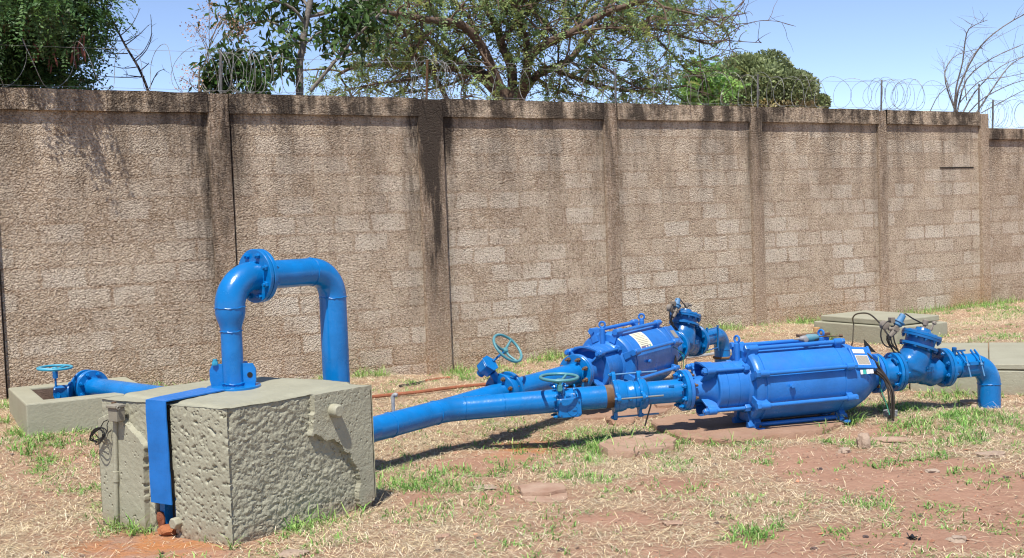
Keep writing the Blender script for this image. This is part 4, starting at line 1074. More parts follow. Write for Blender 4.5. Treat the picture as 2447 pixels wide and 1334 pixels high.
    m.lathe(Fr(pc-fr.x*.10+ZU*.015, fr.y*-1), [(-.03, .02), (-.026, .034), (.01, .034), (.014, .026)], 18); m.box(Fr(pc-fr.x*.045+ZU*.05, fr.x), (-.015, .02), (-.02, .02), (-.02, .02))
    build(m, 'brass_manifold', BRASS, pil, smooth=35)
    m = MB(); rnd = random.Random(int(o.x*10))
    base = fr(.0, -.02, .14)
    for k in range(5):
        p0 = pc-pf.x*(.04+.01*k)+fr.x*(-.01*k); mid = p0.lerp(base, .5)+Vector((rnd.uniform(-.05, .03), rnd.uniform(-.03, .01), 0)); m.tube([p0, p0.lerp(mid, .6)+Vector((-.01, 0, .01)), mid, base+Vector((rnd.uniform(-.04, .04), 0, rnd.uniform(-.01, .02))), base+Vector((rnd.uniform(-.05, .05), .05, -.04))], .0055, 7)
    lp = []
    for k in range(13): a = R(70+200*k/12); lp.append(pc+fr.x*(-.07+math.cos(a)*.075)+ZU*(-.055+math.sin(a)*.10)+fr.y*-.01)
    m.tube(lp, .0055, 7)
    m.tube([pc+fr.x*.02+ZU*.03, pc+fr.x*.03+ZU*.085, pc+fr.x*.08+ZU*.09, pc+fr.x*.14+ZU*.05, g.o+ZU*.03], .0055, 7)
    build(m, 'pilot_tubes', BLACK, root)
    e = Fr(fr(-.045, -.07, .085), fr.x+fr.z*.3); build(MB().torus(e, 0, .026, .010, 22, 8), 'eye_nut', VALV, root)
    return root, fr
vA, fVA = control_valve(fA, 1.735, 'nearer blue control valve with tilted bonnet and brass pilot fittings right of the nearer pump')
vB, fVB = control_valve(fB, 1.735, 'farther blue control valve with pilot fittings standing against the wall behind the cream-labelled pump')

# outlet pipes that dive into the ground
def outlet(fr, length, lab, rad=PR, rbend=.15, zg=0):
    o = fr(.45); root = thing('outlet_pipe', o, lab, 'pipe', 'outlet elbows')
    h = Vector((fr.x.x, fr.x.y, 0)).normalized(); c = o+h*length; bend = arc(c, h, -ZU, rbend, 14)
    m = MB(); m.tube([o, bend[0]], rad, 36, False); bead(m, Fr(o, h), .03, rad, .004); build(m, 'level_pipe', BLUE, root)
    build(MB().tube(bend, rad*1.005, 36, False), 'elbow', BLUE, root)
    f = Fr(Vector((c.x, c.y, 0)), ZU); m = MB(); m.tube([bend[-1], Vector((c.x, c.y, zg-.15))], rad, 36, False); bead(m, f, bend[-1].z, rad, .004); build(m, 'down_pipe', BLUE, root)
    return root, h, c
oA, hA, cA = outlet(fVA, .385, 'blue elbow pipe with a repair clamp diving into the grass at the right', .086, .155)
oBp, hB, cB = outlet(fVB, .60, 'blue elbow pipe diving into the ground beside the wall behind the pumps', .080, .15)
# repair clamp on the near outlet
fc = Fr(fVA(.45), hA); m = MB(); m.lathe(fc, [(.09, .089), (.09, .093), (.27, .093), (.27, .089)], 40, caps=False)
clamp = build(m, 'repair_clamp', BLUE, oA)
for sx in (.115, .235):
    for k in (-1, 1):
        g = rfr(fc, sx+k*.017, R(180-52)); build(MB().box(Fr(g(0, .095), g.z*-1, g.y), (-.07, .07), (-.005, .005), (-.004, .012)), 'clamp_bar', BLUE, clamp, smooth=0, bevel=.001)
g = rfr(fc, .10, R(180-18)); build(MB().box(Fr(g(0, .108), g.x), (-.01, .17), (-.006, .006), (-.018, .012)), 'clamp_plate', BLUE, clamp, smooth=0, bevel=.002)
for sx in (.115, .235):
    g = rfr(fc, sx, R(180-20)); ff = Fr(g(0, .115), g.z*1.0, g.x); m = MB(); m.cyl(ff, -.05, .115, .006, 10); m.hexa(ff, .012, .028, .013); build(m, 'clamp_bolt', DUSTB, clamp)
g = rfr(fc, .06, R(100)); ff = Fr(g(0, .08), g.y, fc.x); m = MB(); m.cyl(ff, 0, .05, .016, 14); m.hexa(ff, .05, .075, .018); m.box(Fr(ff(.045), fc.x), (0, .10), (-.004, .004), (-.007, .007)); build(m, 'drain_cock', VALV, oA)
# thin U bracket on the far outlet
fc2 = Fr(fVB(.45), hB); m = MB(); m.tube([fc2(.06, -.09, .10), fc2(.30, -.09, .10)], .006, 8); m.tube([fc2(.06, -.09, -.10), fc2(.30, -.09, -.10)], .006, 8); m.box(fc2, (.30, .315), (-.10, -.085), (-.13, .12)); m.cyl(Fr(fc2(.07, -.09, .06), ZU), 0, .06, .012, 10)
build(m, 'u_bracket', VALV, oBp)
tag(build(MB().tube([Vector((cB.x, cB.y-.0, .16))+Vector((math.cos(a)*.086, math.sin(a)*.086, 0)) for a in [2*math.pi*i/24 for i in range(25)]], .012, 8), 'clamp_band', RUST, oBp))
# ------------------------------------------------------------------ branch spool and its valve with the tilted handwheel
vb = thing('butterfly_valve', Vector((bf.x, bf.y, .2)), 'blue butterfly valve on the rear branch with a tilted teal handwheel', 'valve')
build(MB().lathe(fb, [(-.011, .10), (-.008, .128), (.010, .131), (.030, .131), (.048, .128), (.052, .10)], 40), 'valve_body', BLUE, vb)
bolts(fb, -.038, .082, vb, RUST, 8, .12, .0095, .018)
gb = P(1166, 874, 8.28); wn = (CR*.60+CU*.66-_F*.45).normalized()
gfr = Fr(gb, wn, CR)
k = fb(.02)
build(MB().tube([k, k.lerp(gb, .75)], [.035, .03], 14), 'actuator_neck', VALV, vb)
gx_ = (CR*.5-CU*.86).normalized(); gf = Fr(gb, (CR*-.55+CU*-.25-_F*.8), CU)
n8 = lambda r_: [(math.cos(math.pi/6+math.pi/3*i)*r_, math.sin(math.pi/6+math.pi/3*i)*r_) for i in range(6)]
build(MB().prism(gfr, n8(.068), -.055, .02), 'gearbox', VALV, vb, smooth=30, bevel=.006)
build(MB().prism(gfr, n8(.072), .024, .034), 'gearbox_cover', BLUE, vb, smooth=30, bevel=.003)
build(MB().lathe(gfr, [(-.10, .03), (-.055, .034)], 16), 'gearbox_neck', VALV, vb)
wc = P(1213, 832, 8.35); st0 = gb.lerp(wc, .25)
build(MB().tube([st0, wc-wn*.03], .009, 10), 'wheel_stem', VALV, vb)
wheel(wc, wn, .128, vb, TEAL, 3, R(100), .0105, .03)
spb = thing('flanged_spool', Vector(((bf.x+oB.x)/2, (bf.y+oB.y)/2, .2)), 'blue pipe spool with rust-nutted flange between tilted-wheel valve and farther pump', 'pipe')
bS = fb(.054); dSp = (oB-dirB*.03-bS).normalized(); fS = Fr(bS, dSp); LS = (oB-dirB*.03-bS).length
flange(fS, 0, spb, BLUE, .028); flange(Fr(oB, dirB), -.032, spb, BLUE, .028)
m = MB(); m.tube([fS(.01), fS(LS-.01)], .084, 36, False); bead(m, fS, .035, .084, .005); bead(m, fS, LS-.01, .084, .005); build(m, 'pipe_body', BLUE, spb)
for q in range(8):
    a = math.pi/8+q*math.pi/4; ff = rfr(Fr(oB, dirB), 0, a); ff.o = ff(0, .12); m = MB(); m.cyl(ff, -.085, -.03, .010, 10); m.hexa(ff, -.056, -.032, .018); build(m, 'stud', RUST, spb)

# ------------------------------------------------------------------ pipe and valve in the left pit
lp = PZ(224, 927, .375); ld = Vector((.75, -.66, 0)).normalized()
pl = thing('pit_pipe', lp, 'blue flanged pipe leaving the open pit towards the back of the concrete block', 'pipe')
fl_ = Fr(lp, ld); flange(fl_, -.03, pl, BLUE, .026, .142)
m = MB(); c_ = fl_(1.75); m.tube([fl_(-.01), fl_(1.5)]+arc(fl_(1.65), ld, (ld-ZU*1.2), .3, 6)+[fl_(1.95)-ZU*.35], .082, 36, False); bead(m, fl_, .0, .082, .006); build(m, 'pipe_body', BLUE, pl)
bolts(fl_, -.032, -.004, pl, BLUE, 8, .115, .0095, .018, math.pi/8, .016)
pv = thing('butterfly_valve', fl_(-.1)-Vector((0, 0, .2)), 'blue geared valve inside the pit at the left with a level cyan handwheel', 'valve')
flange(fl_, -.050, pv, BLUE, .016, .142, 'body_flange'); flange(fl_, -.125, pv, BLUE, .02, .142, 'rear_flange')
build(MB().lathe(fl_, [(-.11, .11), (-.10, .115), (-.06, .115), (-.05, .11)], 36), 'valve_body', VALV, pv)
gp = PZ(150, 938, .36); gfp = Fr(gp, Vector((-.35, -1, 0)))
build(MB().lathe(Fr(gp, Vector((1, .1, 0))), [(-.06, .055), (-.055, .06), (.05, .062), (.055, .085), (.07, .085), (.075, .05)], 28).box(Fr(gp, Vector((1, .1, 0))), (-.04, .05), (-.065, .05), (-.07, .045)), 'gearbox', VALV, pv, smooth=35, bevel=.004)
build(MB().lathe(Fr(gp+Vector((-.02, -.066, -.015)), Vector((-.1, -1, 0))), [(0, .03), (.004, .029), (.004, .024), (.001, .023), (.002, .0001)], 20), 'position_dial', BLUE, pv)
wcp = P(131, 879, 9.02)
build(MB().tube([Vector((wcp.x+.0, wcp.y, .36)), wcp-Vector((0, 0, .03))], .009, 10).cyl(Fr(wcp-Vector((0, 0, .085)), ZU), 0, .055, .021, 16), 'wheel_stem', VALV, pv)
wheel(wcp, Vector((.03, -.02, 1)), .128, pv, TEALC, 3, R(80), .0105, .012)

# ------------------------------------------------------------------ cables, hoses and small things
def cable(pts, r_, mat, name, m=None, parent=None, n=8):
    P3 = [Vector(p) for p in pts]; out = []
    for i in range(len(P3)-1):
        p0, p1, p2, p3 = P3[max(i-1, 0)], P3[i], P3[i+1], P3[min(i+2, len(P3)-1)]
        for k in range(n):
            t = k/n; out.append(.5*((2*p1)+(p2-p0)*t+(2*p0-5*p1+4*p2-p3)*t*t+(3*p1-p0-3*p2+p3)*t**3))
    out.append(P3[-1])
    mm = m or MB(); mm.tube(out, r_, 7)
    return mm
CABM = plain('dark_brown_cable', (.045, .035, .028), .5)
ca = thing('cable_bundle', P(2124, 1000, 8.3), 'thick bundle of dark cables dropping from the nearer pump into a ring on the grass', 'cables')
rr = random.Random(5)
for k in range(8):
    j = k*1.0; dx = rr.uniform(-5, 5); dy = rr.uniform(-.02, .02)
    m = cable([P(2062, 838+6*k, 8.42+dy), P(2080+dx*.4, 852+5.2*k, 8.36), P(2102+dx, 880+2.6*k, 8.34+dy), P(2121+dx, 910+1.5*k, 8.33), P(2130+dx*1.3, 945, 8.32+dy), P(2131+dx, 1000, 8.32+dy)], .0072, CABM, 'c')
    build(m, 'cable', CABM, ca)
build(cable([P(2098, 852, 8.45), P(2102, 880, 8.40), P(2104, 925, 8.38), P(2118, 965, 8.34), P(2126, 992, 8.3)], .004, GREENW, 'c'), 'green_wire', GREENW, ca)
m = MB(); cc = G(2128, 997); cc = Vector((cc.x, cc.y, gz(cc.x, cc.y)+.0))
hx = [cc+Vector((math.cos(a)*.048, math.sin(a)*.048, .002+.0105*a/(2*math.pi))) for a in [2*math.pi*i/20 for i in range(100)]]
m.tube(hx, .0048, 6); build(m, 'ribbed_collar', PVC, ca)
cbn = thing('cable_bundle', P(1612, 900, 10.2), 'bundle of dark cables hanging from the end of the farther pump', 'cables')
for k in range(6):
    dx = rr.uniform(-4, 4)
    m = cable([P(1584, 803+3*k, 10.0), P(1598+dx*.5, 820+3*k, 9.92), P(1611+dx, 848+2*k, 9.9), P(1617+dx, 880, 9.9), P(1619+dx*1.2, 914, 9.9)], .0062, CABM, 'c'); build(m, 'cable', CABM, cbn)
build(cable([P(1600, 822, 9.9), P(1622, 838, 9.9), P(1633, 852, 9.9), P(1632, 885, 9.9)], .003, GREENW, 'c'), 'green_wire', GREENW, cbn)
for px in (1628, 1638): build(cable([P(px-14, 838, 10.1), P(px, 850, 10.1), P(px+1, 872, 10.08), P(px-2, 882, 10.08)], .0028, CABM, 'c'), 'thin_wire', BLACK, cbn)
hb = PZ(2040, 772, .37)
tag(build(cable([PZ(2040, 775, .37)-Vector((0, 0, .0)), P(2038, 760, 11.5), P(2049, 750, 11.2), P(2075, 750, 10.6), P(2098, 768, 9.8), P(2118, 795, 9.0), P(2128, 812, 8.75)], .0075, BLACK, 'c'), 'hose', BLACK, None), 'curved grey hose looping from the hatch chamber to the pilot fittings', 'hose')
# second black loop in front of it belongs to the pilot gear
def lying(pxs, r_, mat, name, lab, cat, lift=.0, grp=None, ys=None):
    pts = []
    for (x, y) in pxs: g = G(x, y); pts.append(Vector((g.x, g.y, gz(g.x, g.y)+r_*.6+lift)))
    o = build(cable(pts, r_, mat, name, n=6), name, mat, None); tag(o, lab, cat, grp); return o
lying([(860,962),(888,957),(940,950),(1000,944),(1060,937),(1120,930),(1165,926)], .016, ORANGE, 'orange_hose', 'long orange plastic pipe lying on the straw behind the blue main pipe', 'pipe', .02)
lying([(1018,914),(1040,911),(1060,908),(1078,906)], .014, ORANGE, 'orange_hose', 'short bit of faded orange pipe half buried close to the wall', 'pipe', .004)
lying([(955,926),(985,921),(1015,916)], .014, CABM, 'brown_pipe', 'short brown pipe lying in the grass near the foot of the wall', 'pipe', .004)
lying([(1600,866),(1640,861),(1680,856),(1725,850),(1760,848)], .016, PVC, 'grey_conduit', 'thin grey conduit lying on the ground behind the two pumps', 'conduit', .02)
# teal power tool resting on the pump, rusty rod beside it
tf_ = Fr(fA(.90, -.075, .318), (fA.x+fA.y*.05), ZU); tf_.x = tf_.x*.68; tf_.y = tf_.y*.68; tf_.z = tf_.z*.68
tool = thing('power_tool', fA(.98, -.05, .30), 'worn teal angle tool with a grey head left lying on top of the nearer pump', 'power tool')
TOOLB = paint('tool_teal_plastic', (.06, .22, .30), .5, .45, chip=(.30, .28, .24)); TOOLG = paint('tool_grey_metal', (.25, .24, .25), .45, .4, chip=(.10, .09, .09))
build(MB().lathe(tf_, [(.07, .020), (.075, .034), (.09, .042), (.12, .045), (.17, .044), (.205, .040), (.23, .030), (.238, .018)], 24), 'motor_housing', TOOLB, tool, smooth=40)
build(MB().lathe(tf_, [(.0, .016), (.012, .026), (.04, .034), (.07, .036), (.078, .034)], 18).lathe(Fr(tf_(.055, -.03, -.008), fA.y*-1), [(0, .021), (.014, .019), (.017, .011)], 16), 'gear_head', TOOLG, tool, smooth=40)
build(MB().lathe(tf_, [(-.075, .003), (-.06, .008), (.004, .012)], 12), 'spindle', TOOLG, tool)
for k in range(5):
    g = rfr(tf_, .165+.012*k, R(180+20)); build(MB().box(Fr(g(0, .0435), g.x+g.z*.5), (-.0015, .002), (-.002, .0015), (-.008, .008)), 'vent_slot', HOLE, tool, smooth=0)
m = MB(); m.tube([tf_(.24, -.02, .01), tf_(.50, -.02, .0)], .0045, 8); m.hexa(Fr(tf_(.49, -.02, -.0), tf_.x), 0, .022, .012); tag(build(m, 'steel_rod', RUST, None), 'thin rusty rod with a nut lying beside the lifting eye on the nearer pump', 'rod')
m = MB(); m.box(Fr(fA(1.10, .10, .31), fA.x), (-.12, .14), (-.03, .03), (0, .022)); tag(build(m, 'rusty_bracket', RUST, None, bevel=.005), 'flat rusty bracket lying on the nearer pump behind the lifting eye', 'bracket')
g_ = G(1952, 812); m = MB(); m.cyl(Fr(Vector((g_.x, g_.y, gz(g_.x, g_.y)-.05)), ZU), 0, .14, .028, 16); m.cyl(Fr(Vector((g_.x, g_.y, gz(g_.x, g_.y)+.085)), ZU), 0, .05, .038, 16)
tag(build(m, 'capped_stub', PALE, None), 'small orange-brown capped pipe stub standing in the straw before the hatch chamber', 'pipe stub')
m = MB(); k = P(2077, 838, 8.95); m.v = [k+Vector(v) for v in ((-.03, 0, 0), (.06, 0, -.02), (-.035, .01, .09), (-.03, .02, 0), (.06, .02, -.02), (-.035, .025, .09))]; m.f = [(0, 1, 2), (5, 4, 3), (0, 3, 4, 1), (1, 4, 5, 2), (2, 5, 3, 0)]
tag(build(m, 'black_shard', BLACK, None, smooth=0), 'pointed black scrap sticking up behind the end of the nearer pump', 'scrap')

# ------------------------------------------------------------------ loose stones and rubble
def stone(px, py, wpx, hpx, mat, lab, name='stone', seed=0, flat=.6, rot=0, cat='stone', deep=.8, rough=.55, sink=.75):
    g = G(px, py); s = wpx/FPX*g.y*.5; h = hpx/FPX*g.y*.6
    return lump(name, Vector((g.x, g.y, gz(g.x, g.y)+h*(1-sink)*.6)), (s, s*deep, h), mat, seed, None, flat, 3, rough, lab, cat, None, rot)
o_, z_ = pad([(1432,1079),(1462,1064),(1540,1052),(1597,1048),(1616,1060),(1608,1080),(1560,1088),(1500,1096),(1450,1093)], .085, 'broken_slab', 'thick broken piece of pink concrete slab lying in green grass before the pad', 'concrete piece', STONE, lift=.036, seed=12)
pad([(1238,1176),(1290,1166),(1348,1170),(1352,1182),(1310,1188),(1250,1190)], .02, 'flat_stone', 'uppermost flat shard of the layered pinkish stone in the mid foreground', 'stone', STONE, lift=.030, seed=15)
pad([(1236,1188),(1300,1182),(1355,1180),(1350,1196),(1320,1204),(1262,1200)], .03, 'flat_stone', 'wide flat bottom layer of the split pinkish stone in the mid foreground', 'stone', STONE, lift=.008, seed=18)
stone(1062, 1292, 38, 20, STONE, 'rounded pinkish stone on bare soil right of the big concrete block', seed=1)
stone(938, 1278, 26, 10, STONE, 'small flat pinkish stone near the lower right of the concrete block', seed=2)
stone(905, 1262, 26, 8, STONE, 'thin pinkish chip left of the two small stones beside the block', seed=3)
stone(700, 1325, 60, 16, PALEST, 'pale flat stone at the bottom edge in front of the concrete block', seed=4)
stone(2066, 1070, 32, 42, PALEST, 'pale upright stone half sunk in the soil right of the nearer pump', seed=5, flat=.8, sink=.2)
stone(2018, 1080, 28, 16, PALEST, 'small pale stone just left of the upright stone', seed=6)
stone(2120, 1056, 90, 16, STONE, 'wide low pink stone behind the upright pale stone', seed=7)
stone(2290, 1294, 42, 16, PALEST, 'whitish flat stone near the lower right corner', seed=8)
stone(2230, 1130, 30, 10, PALEST, 'small pale stone in the bare soil at the right', seed=9)
stone(2370, 1092, 60, 16, PALEST, 'long pale stone in the soil near the right edge', seed=10)
stone(1610, 1256, 46, 12, STONE, 'low orange-pink stone among straw below the broken slab', seed=11)
stone(2330, 970, 60, 22, PALEST, 'pale stone in the grass left of the elbow foot', seed=12)
stone(1160, 1166, 50, 8, PALEST, 'thin pale chip of stone in the green grass', seed=13)
stone(2085, 1098, 24, 7, ORANGE if False else STONE, 'tiny orange stone under the upright pale stone', seed=14)
stone(1478, 1010, 60, 26, SLAB, 'broken brown lump at the front edge of the small pad', seed=15, flat=.7)
stone(90, 1035, 0.1, .1, STONE, 'x') if False else None
PLAB = ['left of a pair of dark pebbles in the straw of the right foreground', 'right of a pair of dark pebbles in the straw of the right foreground', 'dark pebble directly left of the black plastic scrap', 'largest dark pebble near the bottom edge left of the black scrap', 'dark pebble alone on the bare soil near the right edge', 'dark pebble on bare soil below the legs of the nearer pump', 'dark pebble at the bottom edge in the middle of the straw', 'dark pebble right of the rounded pinkish stone', 'dark pebble at the bottom edge below the rounded pinkish stone', 'reddish dark pebble behind the green tuft below the nearer pump', 'dark pebble in straw between two stones in the right foreground', 'dark pebble at the lower left corner in the red soil']
for i, (x, y, w_) in enumerate(((1712,1252,12),(1726,1238,11),(2068,1285,13),(1945,1312,16),(2404,1142,12),(1960,1122,12),(1340,1318,18),(1145,1290,12),(1045,1320,14),(1710,1112,12),(2200,1236,9),(110,1322,14))):
    o = stone(x, y, w_, w_*.6, DSTONE, 'x', 'dark_pebble', seed=20+i); tag(o, PLAB[i], 'pebble', 'dark pebbles strewn over the foreground soil')
g = G(2180, 1290); m = MB(); r_ = random.Random(2)
for k in range(7):
    a = r_.uniform(0, 6.28); b_ = Vector((g.x+r_.uniform(-.02, .02), g.y+r_.uniform(-.015, .015), gz(g.x, g.y)-.005)); t_ = b_+Vector((math.cos(a)*.018, math.sin(a)*.016, r_.uniform(.015, .035))); s_ = Vector((math.sin(a), -math.cos(a), 0))*.016
    i = len(m.v); m.v += [b_-s_, b_+s_, t_+s_*.6, t_-s_*.6, b_-s_+Vector((0, .003, 0)), b_+s_+Vector((0, .003, 0)), t_+s_*.6+Vector((0, .003, 0)), t_-s_*.6+Vector((0, .003, 0))]
    m.f += [(i, i+1, i+2, i+3), (i+7, i+6, i+5, i+4), (i, i+4, i+5, i+1), (i+1, i+5, i+6, i+2), (i+2, i+6, i+7, i+3), (i+3, i+7, i+4, i)]
tag(build(m, 'black_scrap', BLACK, None, smooth=0), 'crumpled black plastic scrap on bare soil at the lower right', 'scrap')
# ------------------------------------------------------------------ trees beyond the wall
class Tree:
    def __init__(s, seed): s.r = random.Random(seed); s.wood = MB(); s.tips = []
    def limb(s, pts, r0, r1, seg=7):
        n = 3; P3 = pts; out = []
        for i in range(len(P3)-1):
            p0, p1, p2, p3 = P3[max(i-1, 0)], P3[i], P3[i+1], P3[min(i+2, len(P3)-1)]
            for k in range(n): t = k/n; out.append(.5*((2*p1)+(p2-p0)*t+(2*p0-5*p1+4*p2-p3)*t*t+(3*p1-p0-3*p2+p3)*t**3))
        out.append(P3[-1]); N = len(out)
        s.wood.tube(out, [r0+(r1-r0)*i/(N-1) for i in range(N)], seg, False)
        return out
    def twigs(s, path, r0, lvl, count, length, spread=.8, up=.25, droop=0, t0=.15, tip=True):
        r = s.r; N = len(path)
        for c in range(count):
            t = t0+(1-t0)*(c+r.random())/count; i = min(N-2, int(t*(N-1))); p = path[i].lerp(path[i+1], r.random())
            d = (path[i+1]-path[i]).normalized()
            rnd = Vector((r.gauss(0, 1), r.gauss(0, 1), r.gauss(0, .7))).normalized()
            d2 = (d*(1-spread)+rnd*spread+Vector((0, 0, up))).normalized()
            L_ = length*(.5+.8*r.random()); k = 4; pts = [p]; q = p.copy(); dd = d2.copy()
            for j in range(k):
                dd = (dd+Vector((r.gauss(0, .22), r.gauss(0, .22), r.gauss(0, .16)-droop*j*.12+up*.15))).normalized(); q = q+dd*(L_/k); pts.append(q)
            rr = r0*(.5+.3*r.random())
            out = s.limb(pts, rr, rr*.4, 5 if lvl else 4)
            if lvl > 0: s.twigs(out, rr, lvl-1, max(3, int(count*.55)), length*.55, spread, up, droop)
            elif tip:
                for o_ in out[1::2]: s.tips.append((o_, dd.copy()))
                s.tips.append((out[-1], dd.copy()))
def unit(v): return v/np.maximum(np.linalg.norm(v, axis=-1, keepdims=True), 1e-9)
def sprays(tips, n_per, L_, pairs, leaf, droop, r, tone=(.55, 1.35), warm=.15, jitter=.12):
    """feathery compound leaves: a rachis with pairs of little leaflets"""
    T = np.array([list(t[0]) for t in tips]); D = np.array([list(t[1]) for t in tips])
    T = np.repeat(T, n_per, 0); D = np.repeat(D, n_per, 0); N = len(T)
    T = T+r.normal(0, jitter, (N, 3)); D = unit(D*.5+r.normal(0, .8, (N, 3))+np.array([0, 0, .0]))
    Ls = L_*r.uniform(.6, 1.3, N); side_ = unit(np.cross(D, r.normal(0, 1, (N, 3))+np.array([0, 0, 2.0])))
    tn = r.uniform(tone[0], tone[1], N); wm = r.uniform(-warm, warm, N)
    out = []; col = []
    for k in range(pairs):
        q = (k+.6)/pairs; c = T+D*(Ls*q)[:, None]+np.array([0, 0, -1.0])*(droop*Ls*q*q)[:, None]
        for sg in (-1, 1):
            ld_ = unit(side_*sg+D*.45+r.normal(0, .25, (N, 3))+np.array([0, 0, -.25])); ll = leaf*r.uniform(.7, 1.25, N)*(1.1-.5*abs(q-.45))
            wv = unit(np.cross(ld_, side_*.2+D+r.normal(0, .35, (N, 3))))*(ll*.24)[:, None]
            nrm = unit(np.cross(ld_, D)); wv = unit(np.cross(nrm+r.normal(0, .35, (N, 3)), ld_))*(ll*.26)[:, None]
            e = c+ld_*ll[:, None]; md = c+ld_*(ll*.5)[:, None]
            out.append(np.stack([c, md+wv, e, md-wv], 1)); col.append(np.stack([tn*(1+wm), tn, tn*(1-wm)], 1))
    return np.concatenate(out), np.concatenate(col)
def leaves(tips, n_per, leaf, ratio, r, tone=(.5, 1.4), jitter=.12, hang=.4):
    T = np.array([list(t[0]) for t in tips]); N = len(T)*n_per
    T = np.repeat(T, n_per, 0)+r.normal(0, jitter, (N, 3))
    d = unit(r.normal(0, 1, (N, 3))+np.array([0, 0, -hang])); w_ = unit(np.cross(d, r.normal(0, 1, (N, 3)))); ll = leaf*r.uniform(.6, 1.3, N)
    tn = r.uniform(tone[0], tone[1], N)
    e = T+d*ll[:, None]; md = T+d*(ll*.45)[:, None]; ww = w_*(ll*ratio)[:, None]
    return np.stack([T, md+ww, e, md-ww], 1), np.stack([tn*r.uniform(.9, 1.15, N), tn, tn*r.uniform(.7, 1, N)], 1)
def tree_thing(name, base, lab, cat, T, V, C, wmat_, lmat, cname='crown'):
    root = thing(name, base, lab, cat)
    build(T.wood, 'branches', wmat_, root, smooth=60)
    if V is not None: quads(cname, V, lmat, root, C)
    return root
gen = np.random.default_rng(21)

# --- wide spreading tree in the middle
Y0 = 17.5
def path(px, dy=0): return [P(x, y, Y0+dy*(i/(len(px)-1))) for i, (x, y) in enumerate(px)]
T = Tree(1)
base = P(1222, 262, Y0); base.z = 0
fork = P(1215, 236, Y0)
for dx, zz in ((-.10, 0), (.10, 0)): T.limb([Vector((base.x+dx, base.y, 0)), Vector((base.x+dx, base.y, 1.8)), fork+Vector((dx, 0, .15))], .16, .13, 12)
LIMBS = [([(1210,250),(1168,147),(1142,99),(1102,59),(1057,51),(1006,44),(947,33),(880,22)], .10, -1.5),
 ([(1206,250),(1168,184),(1113,158),(1057,121),(1002,74),(947,40),(900,10)], .08, 1.5),
 ([(1222,250),(1223,165),(1197,103),(1190,74),(1165,20),(1150,-40),(1140,-120)], .10, .5),
 ([(1240,250),(1256,184),(1271,129),(1333,92),(1374,74),(1444,33),(1517,7),(1600,-20)], .10, -1.2),
 ([(1236,245),(1278,184),(1322,162),(1363,143),(1425,66),(1500,70),(1572,40),(1650,30)], .085, 1.8),
 ([(1315,162),(1370,184),(1425,202),(1499,217),(1570,215),(1640,205)], .05, .6),
 ([(1206,248),(1131,173),(1057,165),(947,158),(855,158),(800,184)], .07, .8),
 ([(1080,262),(1039,184),(1002,147),(965,74),(930,10)], .05, -.8),
 ([(1252,200),(1260,110),(1241,55),(1234,0),(1230,-50),(1225,-120)], .07, -.6),
 ([(1333,92),(1296,48),(1263,18),(1240,-30)], .045, .7),
 ([(1403,136),(1462,173),(1517,206),(1580,225)], .035, -.6),
 ([(1425,66),(1528,70),(1591,114),(1638,165),(1680,190)], .03, .4),
 ([(1500,70),(1570,70),(1640,90),(1700,105),(1745,90)], .035, .2),
 ([(1142,99),(1120,40),(1080,0),(1040,-50)], .05, 1), ([(1444,33),(1520,60),(1600,60),(1680,60)], .035, 1.2),
 ([(1057,165),(980,190),(900,200),(830,215)], .03, -.5), ([(1374,74),(1400,10),(1440,-50)], .05, 0), ([(1006,44),(960,90),(900,120),(840,130),(790,150)], .03, .5),
 ([(1517,7),(1600,20),(1680,40),(1730,70)], .03, -.8), ([(1057,51),(1000,0),(930,-40)], .05, 0), ([(1131,173),(1080,200),(1020,215),(960,225)], .03, .6), ([(1278,184),(1330,215),(1400,232)], .03, 0), ([(1197,103),(1230,60),(1290,0),(1340,-60)], .05, -.5)]
for px, r0, dy in LIMBS:
    o_ = T.limb(path(px, dy), r0*.85, r0*.32, 9); T.twigs(o_, min(.028, r0*.4), 1, 11, .95, .75, .12, .3, t0=.2)
keep = [t for t in T.tips if not (t[0].x/t[0].y > (1650-CX)/FPX and T.r.random() < .55) and t[0].x/t[0].y < (1765-CX)/FPX]
T.r.shuffle(keep); keep = keep[:int(len(keep)*.17)]
V, C = sprays(keep, 2, .27, 11, .050, .7, gen, (.7, 1.9), .22, .09)
print('spread tree quads', len(V))
tree_thing('spreading_tree', base, 'wide spreading tree with many brown forking limbs and feathery olive leaves beyond the wall', 'tree', T, V, C, BARK, LEAF_O)

# --- slim tree with broad dark leaves left of it
Y0 = 13.6; T = Tree(2); base = P(716, 262, Y0); base.z = 0
tr = [Vector((base.x, base.y, 0)), P(716, 225, Y0), P(722, 120, Y0), P(730, 60, Y0), P(742, 0, Y0), P(748, -80, Y0)]
a_ = T.limb(tr, .05, .03, 10)
tp = []
for px, r0 in (([(722,120),(690,80),(640,50),(590,60),(545,75)], .018), ([(730,60),(700,20),(650,0),(600,-10),(560,5)], .02), ([(726,95),(700,110),(670,120),(650,150)], .015), ([(735,40),(780,30),(840,10),(900,-5)], .02), ([(738,20),(700,-30),(640,-60)], .02), ([(742,218),(790,160),(840,100),(880,60),(920,20)], .024), ([(880,60),(850,40),(820,45)], .012), ([(724,110),(760,80),(800,70),(850,80)], .015)):
    o_ = T.limb(path(px, T.r.uniform(-.6, .6)), r0, r0*.4, 7); T.twigs(o_, r0*.5, 0, 9, .36, .8, .0, .6, t0=.3)
V, C = leaves(T.tips, 4, .125, .17, gen, (.45, 1.7), .10, .7)
tree_thing('slim_tree', base, 'slim upright tree with broad glossy dark leaves rising beyond the second wall panel', 'tree', T, V, C, BARKG, LEAF_M)
T = Tree(12); base = P(548, 262, 13.2); base.z = 0; Y0 = 13.2
T.limb([Vector((base.x, base.y, 0)), P(548, 240, Y0), P(560, 190, Y0), P(575, 140, Y0)], .02, .008, 6)
